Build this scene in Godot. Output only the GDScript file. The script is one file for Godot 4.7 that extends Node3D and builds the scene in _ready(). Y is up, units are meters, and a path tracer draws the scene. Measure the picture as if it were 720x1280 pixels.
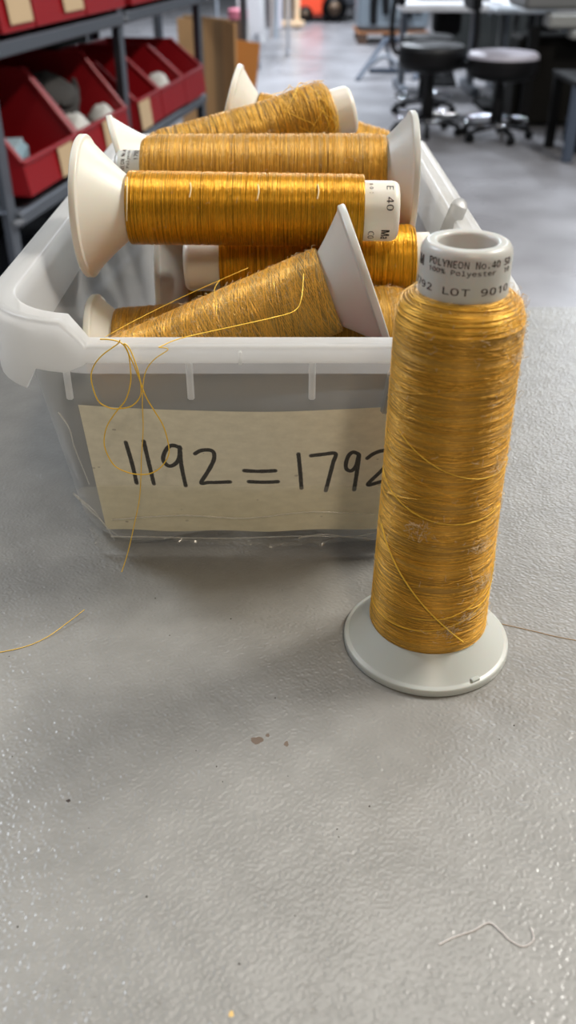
extends Node3D
# Golden embroidery thread spools in a translucent bin on a workbench, workshop behind. Table top at y = 0.8, floor at y = 0.

const T := 0.8
var used := {}
var M := {}
var rng := RandomNumberGenerator.new()


# ---------------------------------------------------------------- mesh collecting
class MB:
	var v := PackedVector3Array()
	var n := PackedVector3Array()
	var uv := PackedVector2Array()
	var col := PackedColorArray()
	var idx := PackedInt32Array()
	var tint := Color(1, 1, 1)

	# grid of nu x nv points, row by row; wrap joins the first and last column (which must coincide)
	func grid(p: PackedVector3Array, nu: int, nv: int, flip := false, wrap := false, us := 1.0, vs := 1.0) -> MB:
		var base := v.size()
		var nn := PackedVector3Array()
		nn.resize(nu * nv)
		for j in nv - 1:
			for i in nu - 1:
				var a := j * nu + i
				var b := a + 1
				var c := a + nu + 1
				var d := a + nu
				var f := (p[c] - p[a]).cross(p[d] - p[b])
				if flip:
					f = -f
				nn[a] += f
				nn[b] += f
				nn[c] += f
				nn[d] += f
				if flip:
					idx.append_array([base + a, base + b, base + c, base + a, base + c, base + d])
				else:
					idx.append_array([base + a, base + c, base + b, base + a, base + d, base + c])
		for j in nv:
			if wrap:
				var s := nn[j * nu] + nn[j * nu + nu - 1]
				nn[j * nu] = s
				nn[j * nu + nu - 1] = s
			for i in nu:
				v.append(p[j * nu + i])
				n.append(nn[j * nu + i].normalized())
				uv.append(Vector2(us * i / (nu - 1.0), vs * j / (nv - 1.0)))
				col.append(tint)
		return self

	# lathe round +y; profile of (radius, y); outward when the profile climbs on the outside
	func lathe(prof: Array, seg := 48, us := 1.0, vscale := 0.0) -> MB:
		var p := PackedVector3Array()
		for q in prof:
			for i in seg + 1:
				var a := TAU * i / seg
				p.append(Vector3(q.x * sin(a), q.y, q.x * cos(a)))
		var first := uv.size()
		grid(p, seg + 1, prof.size(), false, true, us, 1.0)
		if vscale > 0.0:
			for k in range(first, uv.size()):
				uv[k] = Vector2(uv[k].x, v[k].y / vscale)
		return self

	func tube(path: PackedVector3Array, r: float, sides := 5, r2 := -1.0) -> MB:
		var m := path.size()
		var t := (path[1] - path[0]).normalized()
		var side := t.cross(Vector3.UP)
		if side.length() < 0.05:
			side = t.cross(Vector3.RIGHT)
		side = side.normalized()
		var base := v.size()
		for k in m:
			var d := (path[mini(k + 1, m - 1)] - path[maxi(k - 1, 0)]).normalized()
			side = (side - d * side.dot(d)).normalized()
			var up := side.cross(d)
			var rr := r if r2 < 0.0 else lerpf(r, r2, k / (m - 1.0))
			for i in sides:
				var a := TAU * i / sides
				var o := side * cos(a) + up * sin(a)
				v.append(path[k] + o * rr)
				n.append(o)
				uv.append(Vector2(i / float(sides), k))
				col.append(tint)
		for k in m - 1:
			for i in sides:
				var a := base + k * sides + i
				var b := base + k * sides + (i + 1) % sides
				idx.append_array([a, b, a + sides, b, b + sides, a + sides])
		for e in [0, m - 1]:
			for i in range(1, sides - 1):
				var a: int = base + e * sides
				if e == 0:
					idx.append_array([a, a + i + 1, a + i])
				else:
					idx.append_array([a, a + i, a + i + 1])
		return self

	func tri(a: Vector3, b: Vector3, c: Vector3, out: Vector3) -> void:
		var f := (c - a).cross(b - a).normalized()
		var s := v.size()
		if f.dot(out) < 0.0:
			f = -f
			var tmp := b
			b = c
			c = tmp
		for q in [a, b, c]:
			v.append(q)
			n.append(f)
			uv.append(Vector2(q.x + q.z, q.y))
			col.append(tint)
		idx.append_array([s, s + 1, s + 2])

	# box with chamfered edges
	func box(c: Vector3, size: Vector3, bev := 0.0, b := Basis.IDENTITY) -> MB:
		var h := size / 2.0
		bev = minf(bev, minf(h.x, minf(h.y, h.z)) * 0.9)
		if bev <= 0.0:
			for ax in 3:
				for s in [-1.0, 1.0]:
					var o := Vector3.ZERO
					o[ax] = s
					var q := []
					for w in [[-1, -1], [1, -1], [1, 1], [-1, 1]]:
						var pp := Vector3.ZERO
						pp[ax] = s * h[ax]
						pp[(ax + 1) % 3] = w[0] * h[(ax + 1) % 3]
						pp[(ax + 2) % 3] = w[1] * h[(ax + 2) % 3]
						q.append(c + b * pp)
					tri(q[0], q[1], q[2], b * o)
					tri(q[0], q[2], q[3], b * o)
			return self
		var pt := func(sx: float, sy: float, sz: float, face: int) -> Vector3:
			var s := Vector3(sx, sy, sz)
			var p := Vector3.ZERO
			for k in 3:
				p[k] = s[k] * (h[k] if k == face else h[k] - bev)
			return c + b * p
		for ax in 3:
			var e := (ax + 1) % 3
			var g := (ax + 2) % 3
			for s in [-1.0, 1.0]:
				var q := []
				for w in [[-1, -1], [1, -1], [1, 1], [-1, 1]]:
					var sg := Vector3.ZERO
					sg[ax] = s
					sg[e] = w[0]
					sg[g] = w[1]
					q.append(pt.call(sg.x, sg.y, sg.z, ax))
				var o := Vector3.ZERO
				o[ax] = s
				tri(q[0], q[1], q[2], b * o)
				tri(q[0], q[2], q[3], b * o)
			for s1 in [-1.0, 1.0]:
				for s2 in [-1.0, 1.0]:
					var q := []
					for w in [[-1.0, e], [1.0, e], [1.0, g], [-1.0, g]]:
						var sg := Vector3.ZERO
						sg[ax] = w[0]
						sg[e] = s1
						sg[g] = s2
						q.append(pt.call(sg.x, sg.y, sg.z, int(w[1])))
					var o := Vector3.ZERO
					o[e] = s1
					o[g] = s2
					tri(q[0], q[1], q[2], b * o)
					tri(q[0], q[2], q[3], b * o)
		for sx in [-1.0, 1.0]:
			for sy in [-1.0, 1.0]:
				for sz in [-1.0, 1.0]:
					tri(pt.call(sx, sy, sz, 0), pt.call(sx, sy, sz, 1), pt.call(sx, sy, sz, 2), b * Vector3(sx, sy, sz))
		return self

	func bar(a: Vector3, z: Vector3, w: float, d: float, bev := 0.0) -> MB:
		var y := (z - a).normalized()
		var x := y.cross(Vector3.BACK if absf(y.z) < 0.9 else Vector3.RIGHT).normalized()
		return box((a + z) / 2.0, Vector3(w, a.distance_to(z), d), bev, Basis(x, y, x.cross(y)))

	func mesh() -> ArrayMesh:
		var arr := []
		arr.resize(Mesh.ARRAY_MAX)
		arr[Mesh.ARRAY_VERTEX] = v
		arr[Mesh.ARRAY_NORMAL] = n
		arr[Mesh.ARRAY_TEX_UV] = uv
		arr[Mesh.ARRAY_COLOR] = col
		arr[Mesh.ARRAY_INDEX] = idx
		var m := ArrayMesh.new()
		m.add_surface_from_arrays(Mesh.PRIMITIVE_TRIANGLES, arr)
		return m


# ---------------------------------------------------------------- scene helpers
func numbered(called: String) -> String:
	if not used.has(called):
		used[called] = 0
		return called
	used[called] += 1
	return "%s_%03d" % [called, used[called]]


func tag(o: Node3D, label: String, category: String, group := "") -> Node3D:
	o.set_meta("label", label)
	o.set_meta("category", category)
	if group:
		o.set_meta("group", group)
	return o


func thing(called: String, label: String, category: String, at := Transform3D(), group := "") -> Node3D:
	var o := Node3D.new()
	o.name = numbered(called)
	add_child(o, true)
	o.transform = at
	tag(o, label, category, group)
	return o


func obj(called: String, mb, material: Material, parent: Node3D = self) -> MeshInstance3D:
	var o := MeshInstance3D.new()
	o.name = numbered(called) if parent == self else called
	o.mesh = mb.mesh() if mb is MB else mb
	o.material_override = material
	o.cast_shadow = GeometryInstance3D.SHADOW_CASTING_SETTING_ON
	parent.add_child(o, true)
	return o


# a part whose points are given in the room's own coordinates
func obj_at_room(called: String, mb, material: Material, parent: Node3D) -> MeshInstance3D:
	var o := obj(called, mb, material, parent)
	o.transform = parent.transform.affine_inverse()
	return o


func struct(called: String, mb, material: Material) -> MeshInstance3D:
	var o := obj(called, mb, material)
	o.set_meta("kind", "structure")
	return o


func mat(c: Color, rough := 0.6, metal := 0.0, spec := 0.5) -> StandardMaterial3D:
	var m := StandardMaterial3D.new()
	m.albedo_color = c
	m.roughness = rough
	m.metallic = metal
	m.metallic_specular = spec
	return m


func noise_tex(size: int, freq: float, lo: Color, hi: Color, seed_: int, oct := 4, type := FastNoiseLite.TYPE_SIMPLEX_SMOOTH, mid := -1.0) -> NoiseTexture2D:
	var f := FastNoiseLite.new()
	f.seed = seed_
	f.noise_type = type
	f.frequency = freq
	f.fractal_octaves = oct
	var t := NoiseTexture2D.new()
	t.noise = f
	t.width = size
	t.height = size
	t.seamless = true
	var g := Gradient.new()
	g.set_color(0, lo)
	g.set_color(1, hi)
	if mid > 0.0:
		g.set_offset(0, mid - 0.12)
		g.set_offset(1, mid + 0.12)
	t.color_ramp = g
	return t


func spline(pts: Array, per := 8) -> PackedVector3Array:
	var out := PackedVector3Array()
	for k in pts.size() - 1:
		var a: Vector3 = pts[maxi(k - 1, 0)]
		var b: Vector3 = pts[k]
		var c: Vector3 = pts[k + 1]
		var d: Vector3 = pts[mini(k + 2, pts.size() - 1)]
		for i in per:
			out.append(b.cubic_interpolate(c, a, d, i / float(per)))
	out.append(pts[-1])
	return out


# lettering wrapped round a tube of radius r about the local y axis, centred on angle ang
func wrap_text(parent: Node3D, words: String, r: float, y: float, ang: float, high: float, wide: float, m: Material, bold := false, font := "Droid Sans Mono") -> void:
	var f := SystemFont.new()
	f.font_names = PackedStringArray([font])
	f.font_weight = 700 if bold else 400
	var tm := TextMesh.new()
	tm.text = words
	tm.font = f
	tm.font_size = 32
	tm.pixel_size = 0.01
	tm.depth = 0.02
	tm.curve_step = 1.5
	var a := tm.get_mesh_arrays()
	var vs: PackedVector3Array = a[Mesh.ARRAY_VERTEX]
	if vs.is_empty():
		return
	var box := AABB(vs[0], Vector3.ZERO)
	for q in vs:
		box = box.expand(q)
	var mb := MB.new()
	var cx := box.get_center().x
	for q in vs:
		var x: float = (q.x - cx) / box.size.x * wide
		var yy: float = (q.y - box.position.y) / box.size.y * high
		var t: float = ang + x / r
		var rr: float = r + (0.00010 if q.z > 0.0 else -0.0001)
		mb.v.append(Vector3(sin(t) * rr, y + yy, cos(t) * rr))
		mb.n.append(Vector3(sin(t), 0, cos(t)))
		mb.uv.append(Vector2.ZERO)
		mb.col.append(Color(1, 1, 1))
	mb.idx = a[Mesh.ARRAY_INDEX] if a[Mesh.ARRAY_INDEX] != null else PackedInt32Array(range(vs.size()))
	obj("printed_lettering", mb, m, parent)


# ---------------------------------------------------------------- thread texture
func thread_maps(seed_: int, lines: int, slope: int, bump: float, size := 512) -> Array:
	var f := FastNoiseLite.new()
	f.seed = seed_
	f.frequency = 1.0
	f.fractal_octaves = 3
	var r := RandomNumberGenerator.new()
	r.seed = seed_
	var tone := PackedFloat32Array()
	for k in lines * 2:
		tone.append(r.randf())
	var hb := PackedByteArray()
	var ab := PackedByteArray()
	hb.resize(size * size)
	ab.resize(size * size * 3)
	for y in size:
		var vv := y / float(size)
		for x in size:
			var u := x / float(size)
			var c := f.get_noise_3d(cos(TAU * u) * 1.3, sin(TAU * u) * 1.3, cos(TAU * vv) * 1.6) + f.get_noise_3d(cos(TAU * u) * 1.3 + 9.0, sin(TAU * vv) * 1.6, 4.0)
			var la := vv * lines + (slope if c > 0.0 else -slope) * u
			var s := absf(sin(PI * la))
			var k := posmod(int(floor(la)), lines) + (lines if c > 0.0 else 0)
			var h := s * (0.62 + 0.38 * tone[k])
			hb[y * size + x] = int(255.0 * h)
			var b := 0.62 + 0.3 * s + 0.14 * (tone[k] - 0.5)
			var g := int(255.0 * clampf(b, 0.0, 1.0))
			ab[(y * size + x) * 3] = g
			ab[(y * size + x) * 3 + 1] = g
			ab[(y * size + x) * 3 + 2] = g
	var hi := Image.create_from_data(size, size, false, Image.FORMAT_L8, hb)
	var ai := Image.create_from_data(size, size, false, Image.FORMAT_RGB8, ab)
	hi.convert(Image.FORMAT_RGBA8)
	hi.bump_map_to_normal_map(bump)
	return [ImageTexture.create_from_image(ai), ImageTexture.create_from_image(hi)]


func thread_mat(maps: Array, c: Color, rough: float, metal: float, fuzz: float, aniso: float) -> StandardMaterial3D:
	var m := mat(c, rough, metal)
	m.albedo_texture = maps[0]
	m.normal_enabled = true
	m.normal_texture = maps[1]
	m.normal_scale = 0.9
	m.vertex_color_use_as_albedo = true
	if aniso != 0.0:
		m.anisotropy_enabled = true
		m.anisotropy = aniso
	if fuzz > 0.0:
		m.rim_enabled = true
		m.rim = fuzz
		m.rim_tint = 0.6
	return m


func radius_at(prof: Array, y: float) -> float:
	for k in prof.size() - 1:
		if y <= prof[k + 1].y:
			var t: float = clampf((y - prof[k].y) / maxf(prof[k + 1].y - prof[k].y, 1e-6), 0.0, 1.0)
			return lerpf(prof[k].x, prof[k + 1].x, t)
	return prof[-1].x


# ---------------------------------------------------------------- a spool of thread
# d: length, base (flange radius), tube, cone (height of the cone), prof (radius, y of the wound thread), mats
func spool(called: String, label: String, at: Vector3, dir: Vector3, face: Vector3, d: Dictionary, group := "") -> Node3D:
	var y := dir.normalized()
	var z := (face - y * face.dot(y)).normalized()
	var o := thing(called, label, "thread spool", Transform3D(Basis(y.cross(z), y, z), at), group)
	var L: float = d.length
	var tr: float = d.get("tube", 0.0147)
	var hole: float = tr - 0.0056
	var plastic: Material = d.plastic
	if d.get("flange", true):
		var R: float = d.get("base", 0.0345)
		var fl := MB.new()
		var steps := [Vector2(hole, 0.024), Vector2(R - 0.0042, 0.0022), Vector2(R - 0.0030, 0.0), Vector2(R - 0.0006, 0.0), Vector2(R, 0.0006), Vector2(R, 0.0030), Vector2(R - 0.0005, 0.0036), Vector2(R - 0.0016, 0.0039), Vector2(R - 0.0022, 0.0043)]
		for k in 9:
			var t := (k + 1) / 9.0
			steps.append(Vector2(lerpf(R - 0.0022, tr + 0.0012, t) - 0.0006 * sin(PI * t), lerpf(0.0043, 0.0225, t)))
		steps.append(Vector2(tr, 0.0245))
		steps.append(Vector2(tr, 0.026))
		fl.lathe(steps, 72)
		obj("flange", fl, plastic, o)
	var y0: float = 0.0255 if d.get("flange", true) else 0.0
	var tb := MB.new()
	tb.lathe([Vector2(hole, y0 + 0.0), Vector2(tr, y0 + 0.0), Vector2(tr, y0 + 0.001), Vector2(tr, L - 0.0035), Vector2(tr - 0.0003, L - 0.0020), Vector2(tr - 0.0011, L - 0.0007), Vector2(tr - 0.0020, L - 0.0001), Vector2(tr - 0.0026, L), Vector2(hole + 0.0012, L), Vector2(hole + 0.0004, L - 0.0005), Vector2(hole, L - 0.0014), Vector2(hole, y0)], 56)
	obj("tube", tb, plastic, o)
	# the wound thread: a body with bulging layers, then strands of its own on top
	var prof: Array = d.prof
	var r := RandomNumberGenerator.new()
	r.seed = d.get("seed", 1)
	var ya: float = prof[0].y
	var yb: float = prof[-1].y
	var body := []
	var rows := 150
	var bulge: float = d.get("bulge", 0.0002)
	body.append(Vector2(tr - 0.0005, ya))
	for k in rows + 1:
		var yy := lerpf(ya, yb, k / float(rows))
		body.append(Vector2(radius_at(prof, yy) + bulge * sin(yy * 900.0 + 2.0 * sin(yy * 210.0)), yy))
	body.append(Vector2(tr - 0.0005, yb))
	var wm: Material = d.wound
	var wb := MB.new()
	wb.lathe(body, 96, 4.0, 0.021)
	# sheen of passes laid at different angles, painted in as darker bands
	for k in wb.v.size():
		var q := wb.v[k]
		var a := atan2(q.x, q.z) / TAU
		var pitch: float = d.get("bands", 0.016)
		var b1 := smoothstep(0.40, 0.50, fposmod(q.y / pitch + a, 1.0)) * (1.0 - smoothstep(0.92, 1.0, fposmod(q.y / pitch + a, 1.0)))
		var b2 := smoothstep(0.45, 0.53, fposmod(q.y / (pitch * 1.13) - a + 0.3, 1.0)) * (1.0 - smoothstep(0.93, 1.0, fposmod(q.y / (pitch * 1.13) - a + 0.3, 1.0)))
		var s := 1.0 - float(d.get("band_sheen", 0.14)) * (b1 + b2)
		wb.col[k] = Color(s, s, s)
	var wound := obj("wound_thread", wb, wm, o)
	# strands: passes that climb and fall
	var st := MB.new()
	var seg := 36
	var passes: Array = d.passes
	var jit: float = d.get("jitter", 0.0)
	for ps in passes:
		var turns: float = ps[0]
		var up: bool = ps[1]
		var tr0: float = ps[2]
		var p := PackedVector3Array()
		var a0 := r.randf() * TAU
		var n := int(turns * seg)
		var w0 := r.randf() * 10.0
		var pa: float = ps[3] if ps.size() > 3 else ya + 0.0006
		var pb: float = ps[4] if ps.size() > 4 else yb - 0.0006
		st.tint = Color(1, 1, 1) * (0.82 + 0.3 * r.randf())
		for k in n + 1:
			var t := k / float(n)
			var yy := lerpf(pa, pb, t if up else 1.0 - t)
			var a := a0 + TAU * turns * t
			yy += jit * sin(a * 0.37 + w0) + jit * 0.6 * sin(a * 0.113 + 2.0 * w0)
			yy = clampf(yy, ya + 0.0003, yb - 0.0003)
			var rr := radius_at(prof, yy) + tr0 * 0.7 + bulge + 0.00012 * sin(a * 1.7 + w0) * (1.0 if jit > 0.0 else 0.3)
			p.append(Vector3(rr * sin(a), yy, rr * cos(a)))
		st.tube(p, tr0, 4)
	var strands := obj("surface_strands", st, d.strand, wound)
	strands.set_meta("kind", "stuff")
	# loose fibres and dust standing off the thread
	var lint: int = d.get("lint", 0)
	if lint:
		var lb := MB.new()
		for k in lint:
			var a := r.randf() * TAU
			if d.has("lint_side") and r.randf() < 0.75:
				a = float(d.lint_side) + r.randfn() * 0.45
			var yy := lerpf(ya, yb, r.randf())
			if r.randf() < float(d.get("lint_end", 0.0)):
				yy = lerpf(yb - 0.012, yb, r.randf())
			if d.has("lint_spots") and k % 4 == 0:
				var spot: Array = d.lint_spots[(k / 4) % d.lint_spots.size()]
				a = spot[0] + r.randfn() * 0.10
				yy = spot[1] + r.randfn() * 0.0016
			var rr := radius_at(prof, yy)
			var q := Vector3(rr * sin(a), yy, rr * cos(a))
			var out := Vector3(sin(a), 0, cos(a))
			var tang := Vector3(cos(a), 0, -sin(a)) * r.randfn() + Vector3.UP * r.randfn()
			tang = tang.normalized()
			var l := 0.0012 + 0.0028 * r.randf() * r.randf()
			var lift := l * (0.15 + 0.5 * r.randf())
			lb.tube(PackedVector3Array([q, q + tang * l * 0.4 + out * lift * 0.8, q + tang * l * 0.8 + out * lift + Vector3(r.randfn(), r.randfn(), r.randfn()) * l * 0.15, q + tang * l * 1.1 + out * lift * 0.7]), float(d.get("lint_thick", 0.00005)), 3)
		var fz := obj("fuzz", lb, M.lint, wound)
		fz.set_meta("kind", "stuff")
	return o


func passes(n: int, turns: float, thick: float, up_first := true) -> Array:
	var a := []
	for k in n:
		a.append([turns * (0.9 + 0.2 * rng.randf()), (k % 2 == 0) == up_first, thick])
	return a


# ---------------------------------------------------------------- shelf frame: x towards the aisle, a along the shelf, h above the floor
var shelf_at: Transform3D


func sp(x: float, h: float, a: float) -> Vector3:
	return Vector3(x, h, -a)


func shelf_thing(called: String, label: String, category: String, p: Vector3, group := "") -> Node3D:
	return thing(called, label, category, shelf_at * Transform3D(Basis.IDENTITY, p), group)


func red_bin(label: String, a0: float, a1: float, h0: float, lip: float, high: float, group: String, deep := 0.40, slope := 0.13) -> Node3D:
	var w := a1 - a0
	var o := shelf_thing("storage_bin", label, "storage bin", sp(0.0, h0, (a0 + a1) / 2.0), group)
	var th := 0.005
	# local: x to the front (0 = front lip), y up, z along the shelf
	for s in [-1.0, 1.0]:
		var pr := PackedVector3Array()
		var outline := [Vector2(0.012, 0.0), Vector2(0.0, lip), Vector2(-slope, high), Vector2(-deep, high), Vector2(-deep, 0.0)]
		var z0: float = s * (w / 2.0 - 0.002)
		var z1: float = s * (w / 2.0 - 0.002 - th)
		var mb := MB.new()
		var c := Vector2(-0.15, lip * 0.6)
		for k in outline.size():
			var p0: Vector2 = outline[k]
			var p1: Vector2 = outline[(k + 1) % outline.size()]
			mb.tri(Vector3(c.x, c.y, z0), Vector3(p0.x, p0.y, z0), Vector3(p1.x, p1.y, z0), Vector3(0, 0, s))
			mb.tri(Vector3(c.x, c.y, z1), Vector3(p0.x, p0.y, z1), Vector3(p1.x, p1.y, z1), Vector3(0, 0, -s))
			var e := p1 - p0
			var ou := Vector3(-e.y, e.x, 0)
			if ou.dot(Vector3(p0.x - c.x, p0.y - c.y, 0)) < 0.0:
				ou = -ou
			mb.tri(Vector3(p0.x, p0.y, z0), Vector3(p1.x, p1.y, z0), Vector3(p1.x, p1.y, z1), ou)
			mb.tri(Vector3(p0.x, p0.y, z0), Vector3(p1.x, p1.y, z1), Vector3(p0.x, p0.y, z1), ou)
		# thick rim along the sloping edge
		mb.bar(Vector3(0.0, lip, (z0 + z1) / 2.0), Vector3(-slope, high, (z0 + z1) / 2.0), 0.012, 0.014, 0.003)
		obj("side_panel", mb, M.red, o)
	var fr := MB.new()
	fr.bar(Vector3(0.012, 0.0, 0), Vector3(0.0, lip, 0), th, w - 0.004, 0.001)
	obj("front_panel", fr, M.red, o)
	var rim := MB.new()
	rim.box(Vector3(0.003, lip, 0), Vector3(0.014, 0.012, w - 0.003), 0.003)
	obj("front_lip", rim, M.red, o)
	var bt := MB.new()
	bt.box(Vector3((0.012 - deep) / 2.0, 0.003, 0), Vector3(deep, 0.006, w - 0.004), 0.001)
	obj("bottom_panel", bt, M.red, o)
	var bk := MB.new()
	bk.box(Vector3(-deep + th / 2.0, high / 2.0, 0), Vector3(th, high, w - 0.004), 0.001)
	obj("back_panel", bk, M.red, o)
	return o


func bin_card(o: Node3D, z: float, w: float, h: float, y: float) -> void:
	var mb := MB.new()
	mb.box(Vector3(0.0145, y, z), Vector3(0.0016, h, w), 0.0004, Basis(Vector3(0, 0, 1), 0.1))
	obj("card_label", mb, M.card, o)


# ---------------------------------------------------------------- the bin
const BCX := -0.0145
func bin_hr(p: Vector3) -> float:      # rim height, lower in the notch at the front
	if p.z < -0.40:
		return 0.123
	return lerpf(0.1129, 0.123, smoothstep(0.0685, 0.0735, absf(p.x - BCX)))


func bin_hs(p: Vector3) -> float:      # lower edge of the rim's skirt
	if p.z < -0.40:
		return 0.101
	var a := absf(p.x - BCX)
	return lerpf(lerpf(0.105, 0.1005, smoothstep(0.0685, 0.0735, a)), 0.090, smoothstep(0.0915, 0.0945, a))


func outline(cz: float, hx: float, hz: float, r: float, inset: float) -> PackedVector3Array:
	hx -= inset
	hz -= inset
	r = maxf(r - inset, 0.004)
	var p := PackedVector3Array()
	var nf := 72
	var ns := 24
	var nc := 10
	# front side, left to right
	for i in nf:
		p.append(Vector3(BCX + lerpf(-hx + r, hx - r, i / float(nf)), 0, cz + hz))
	for i in nc:
		var a := PI / 2.0 * i / nc
		p.append(Vector3(BCX + hx - r + r * sin(a), 0, cz + hz - r + r * cos(a)))
	for i in ns:
		p.append(Vector3(BCX + hx, 0, cz + lerpf(hz - r, -hz + r, i / float(ns))))
	for i in nc:
		var a := PI / 2.0 * i / nc
		p.append(Vector3(BCX + hx - r + r * cos(a), 0, cz - hz + r - r * sin(a)))
	for i in nf:
		p.append(Vector3(BCX + lerpf(hx - r, -hx + r, i / float(nf)), 0, cz - hz))
	for i in nc:
		var a := PI / 2.0 * i / nc
		p.append(Vector3(BCX - hx + r - r * sin(a), 0, cz - hz + r - r * cos(a)))
	for i in ns:
		p.append(Vector3(BCX - hx, 0, cz + lerpf(-hz + r, hz - r, i / float(ns))))
	for i in nc:
		var a := PI / 2.0 * i / nc
		p.append(Vector3(BCX - hx + r - r * cos(a), 0, cz + hz - r + r * sin(a)))
	p.append(p[0])
	return p


func wall_ring(h: float, inset: float) -> PackedVector3Array:
	var t := h / 0.11
	return outline(lerpf(-0.5268, -0.5475, t), lerpf(0.0875, 0.1065, t), lerpf(0.168, 0.1945, t), lerpf(0.030, 0.036, t), inset)


func front_z(h: float) -> float:
	return lerpf(-0.3588, -0.353, h / 0.11)


func make_bin() -> Node3D:
	var o := thing("plastic_bin", "translucent plastic bin filled with golden thread spools, handwritten paper label taped on its front", "bin", Transform3D(Basis.IDENTITY, Vector3(0, T, 0)))
	var rings := []
	var base_h := func(p: Vector3) -> float:
		var a := absf(p.x - BCX)
		var arch := 0.0058 * (1.0 - smoothstep(0.022, 0.056, a))
		return arch if absf(p.z - (-0.527)) > 0.09 else 0.0058
	for s in [[0.040, 0.0008, 1], [0.013, 0.0, 1], [0.0075, 0.0012, 1], [0.0035, 0.0042, 1], [0.001, 0.009, 1], [0.0, 0.016, 0], [0.0, 0.03, 0], [0.0, 0.05, 0], [0.0, 0.07, 0], [0.0, 0.09, 0]]:
		var q := wall_ring(s[1], s[0])
		for k in q.size():
			q[k].y = s[1] + (base_h.call(q[k]) if s[2] else 0.0035 * (base_h.call(q[k]) / 0.0058) * clampf(1.0 - (s[1] - 0.016) / 0.03, 0.0, 1.0))
		rings.append(q)
	# under the flange, skirt, rim
	for s in [[0.0, "r", -0.0045], [-0.0015, "r", -0.0030], [-0.0085, "r", -0.0026], [-0.0088, "s", 0.0003], [-0.0095, "s", 0.0], [-0.0102, "s", 0.0003], [-0.0104, "r", -0.0022], [-0.0102, "r", -0.0010], [-0.0095, "r", -0.0002], [-0.0080, "r", 0.0], [-0.0062, "r", -0.0006], [-0.0050, "r", -0.0007], [-0.0005, "r", -0.0004], [0.0010, "r", -0.0008], [0.0017, "r", -0.0022]]:
		var q := wall_ring(0.108, s[0])
		for k in q.size():
			q[k].y = (bin_hr(q[k]) if s[1] == "r" else bin_hs(q[k])) + s[2]
		rings.append(q)
	for s in [[0.0018, 0.095], [0.0018, 0.07], [0.0018, 0.045], [0.0019, 0.022], [0.0032, 0.014], [0.0065, 0.0095], [0.013, 0.0078], [0.040, 0.0078]]:
		var q := wall_ring(s[1], s[0])
		for k in q.size():
			q[k].y = s[1]
		rings.append(q)
	var n: int = rings[0].size()
	var mb := MB.new()
	for span in [[0, 11, 0], [25, rings.size(), 0], [10, 26, 1]]:
		var pts := PackedVector3Array()
		for k in range(span[0], span[1]):
			pts.append_array(rings[k])
		if span[2] == 0:
			mb.grid(pts, n, span[1] - span[0], false, true)
		else:
			var rm := MB.new()
			rm.grid(pts, n, span[1] - span[0], false, true)
			obj("rim", rm, M.pp_thick, o)
	# floor, top and underside
	for e in [[rings[0], Vector3.DOWN], [rings[-1], Vector3.UP]]:
		var c := Vector3(BCX, e[0][0].y + (0.006 if e[1] == Vector3.DOWN else 0.0), -0.527)
		for k in n - 1:
			mb.tri(c, e[0][k], e[0][k + 1], e[1])
	obj("shell", mb, M.pp, o)
	# moulded ribs under the rim
	for x in [-0.0418, 0.0103, -0.094, 0.060]:
		var rb := MB.new()
		rb.box(Vector3(x, 0.094, front_z(0.094) + 0.0008), Vector3(0.0030, 0.020, 0.0020), 0.0007)
		obj("rib", rb, M.pp_thick, o)
	# little drip notches in the skirt
	for x in [-0.0195]:
		var rb := MB.new()
		rb.box(Vector3(x, 0.1078, -0.3425), Vector3(0.0016, 0.0060, 0.0014), 0.0004)
		obj("mould_mark", rb, M.pp_thick, o)
	# paper label
	var p := PackedVector3Array()
	var nu := 60
	var nv := 24
	var r := RandomNumberGenerator.new()
	for j in nv:
		var t := j / (nv - 1.0)
		for i in nu:
			var u := i / (nu - 1.0)
			var x := lerpf(lerpf(-0.0868, -0.0912, t), lerpf(0.0600, 0.0590, t), u)
			var top := 0.0812 - 0.0034 * sin(PI * u)
			var bot := 0.0136 - 0.0010 * sin(PI * u * 1.3) + 0.0004 * sin(u * 21.0)
			var h := lerpf(bot, top, t)
			p.append(Vector3(x, h, front_z(h) + 0.0007 + 0.00025 * sin(u * 14.0 + t * 3.0) * sin(t * 4.0 + u * 2.0)))
	var lm := MB.new()
	lm.grid(p, nu, nv)
	for k in lm.uv.size():
		lm.uv[k].y = 1.0 - lm.uv[k].y
	var paper := obj("paper_label", lm, label_material(), o)
	paper.set_meta("label", "cream paper label reading 1192 = 1792 in black marker")
	# clear tape over the label, wrinkled at its lower left
	var tp := PackedVector3Array()
	var f := FastNoiseLite.new()
	f.seed = 4
	f.frequency = 60.0
	nu = 80
	nv = 44
	for j in nv:
		var t := j / (nv - 1.0)
		for i in nu:
			var u := i / (nu - 1.0)
			var x := lerpf(lerpf(-0.0915, -0.0985, t), 0.0640, u)
			var h := lerpf(0.0062 + 0.004 * smoothstep(0.0, 0.25, u) * sin(u * 9.0) * 0.5, 0.0385, t)
			if u < 0.12:
				h -= 0.006 * (0.12 - u) / 0.12 * (1.0 - t)
			var crease := absf(f.get_noise_2d(u * 0.30 + t * 0.06, t * 0.10 - u * 0.12))
			var edge := clampf(1.0 - t * 2.2, 0.0, 1.0) + clampf(1.0 - u * 9.0, 0.0, 1.0) * 0.8
			tp.append(Vector3(x, h, front_z(h) + 0.0011 + 0.0052 * crease * clampf(edge, 0.05, 1.0)))
	var tm := MB.new()
	tm.grid(tp, nu, nv)
	obj("clear_tape", tm, M.tape, o)
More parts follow.
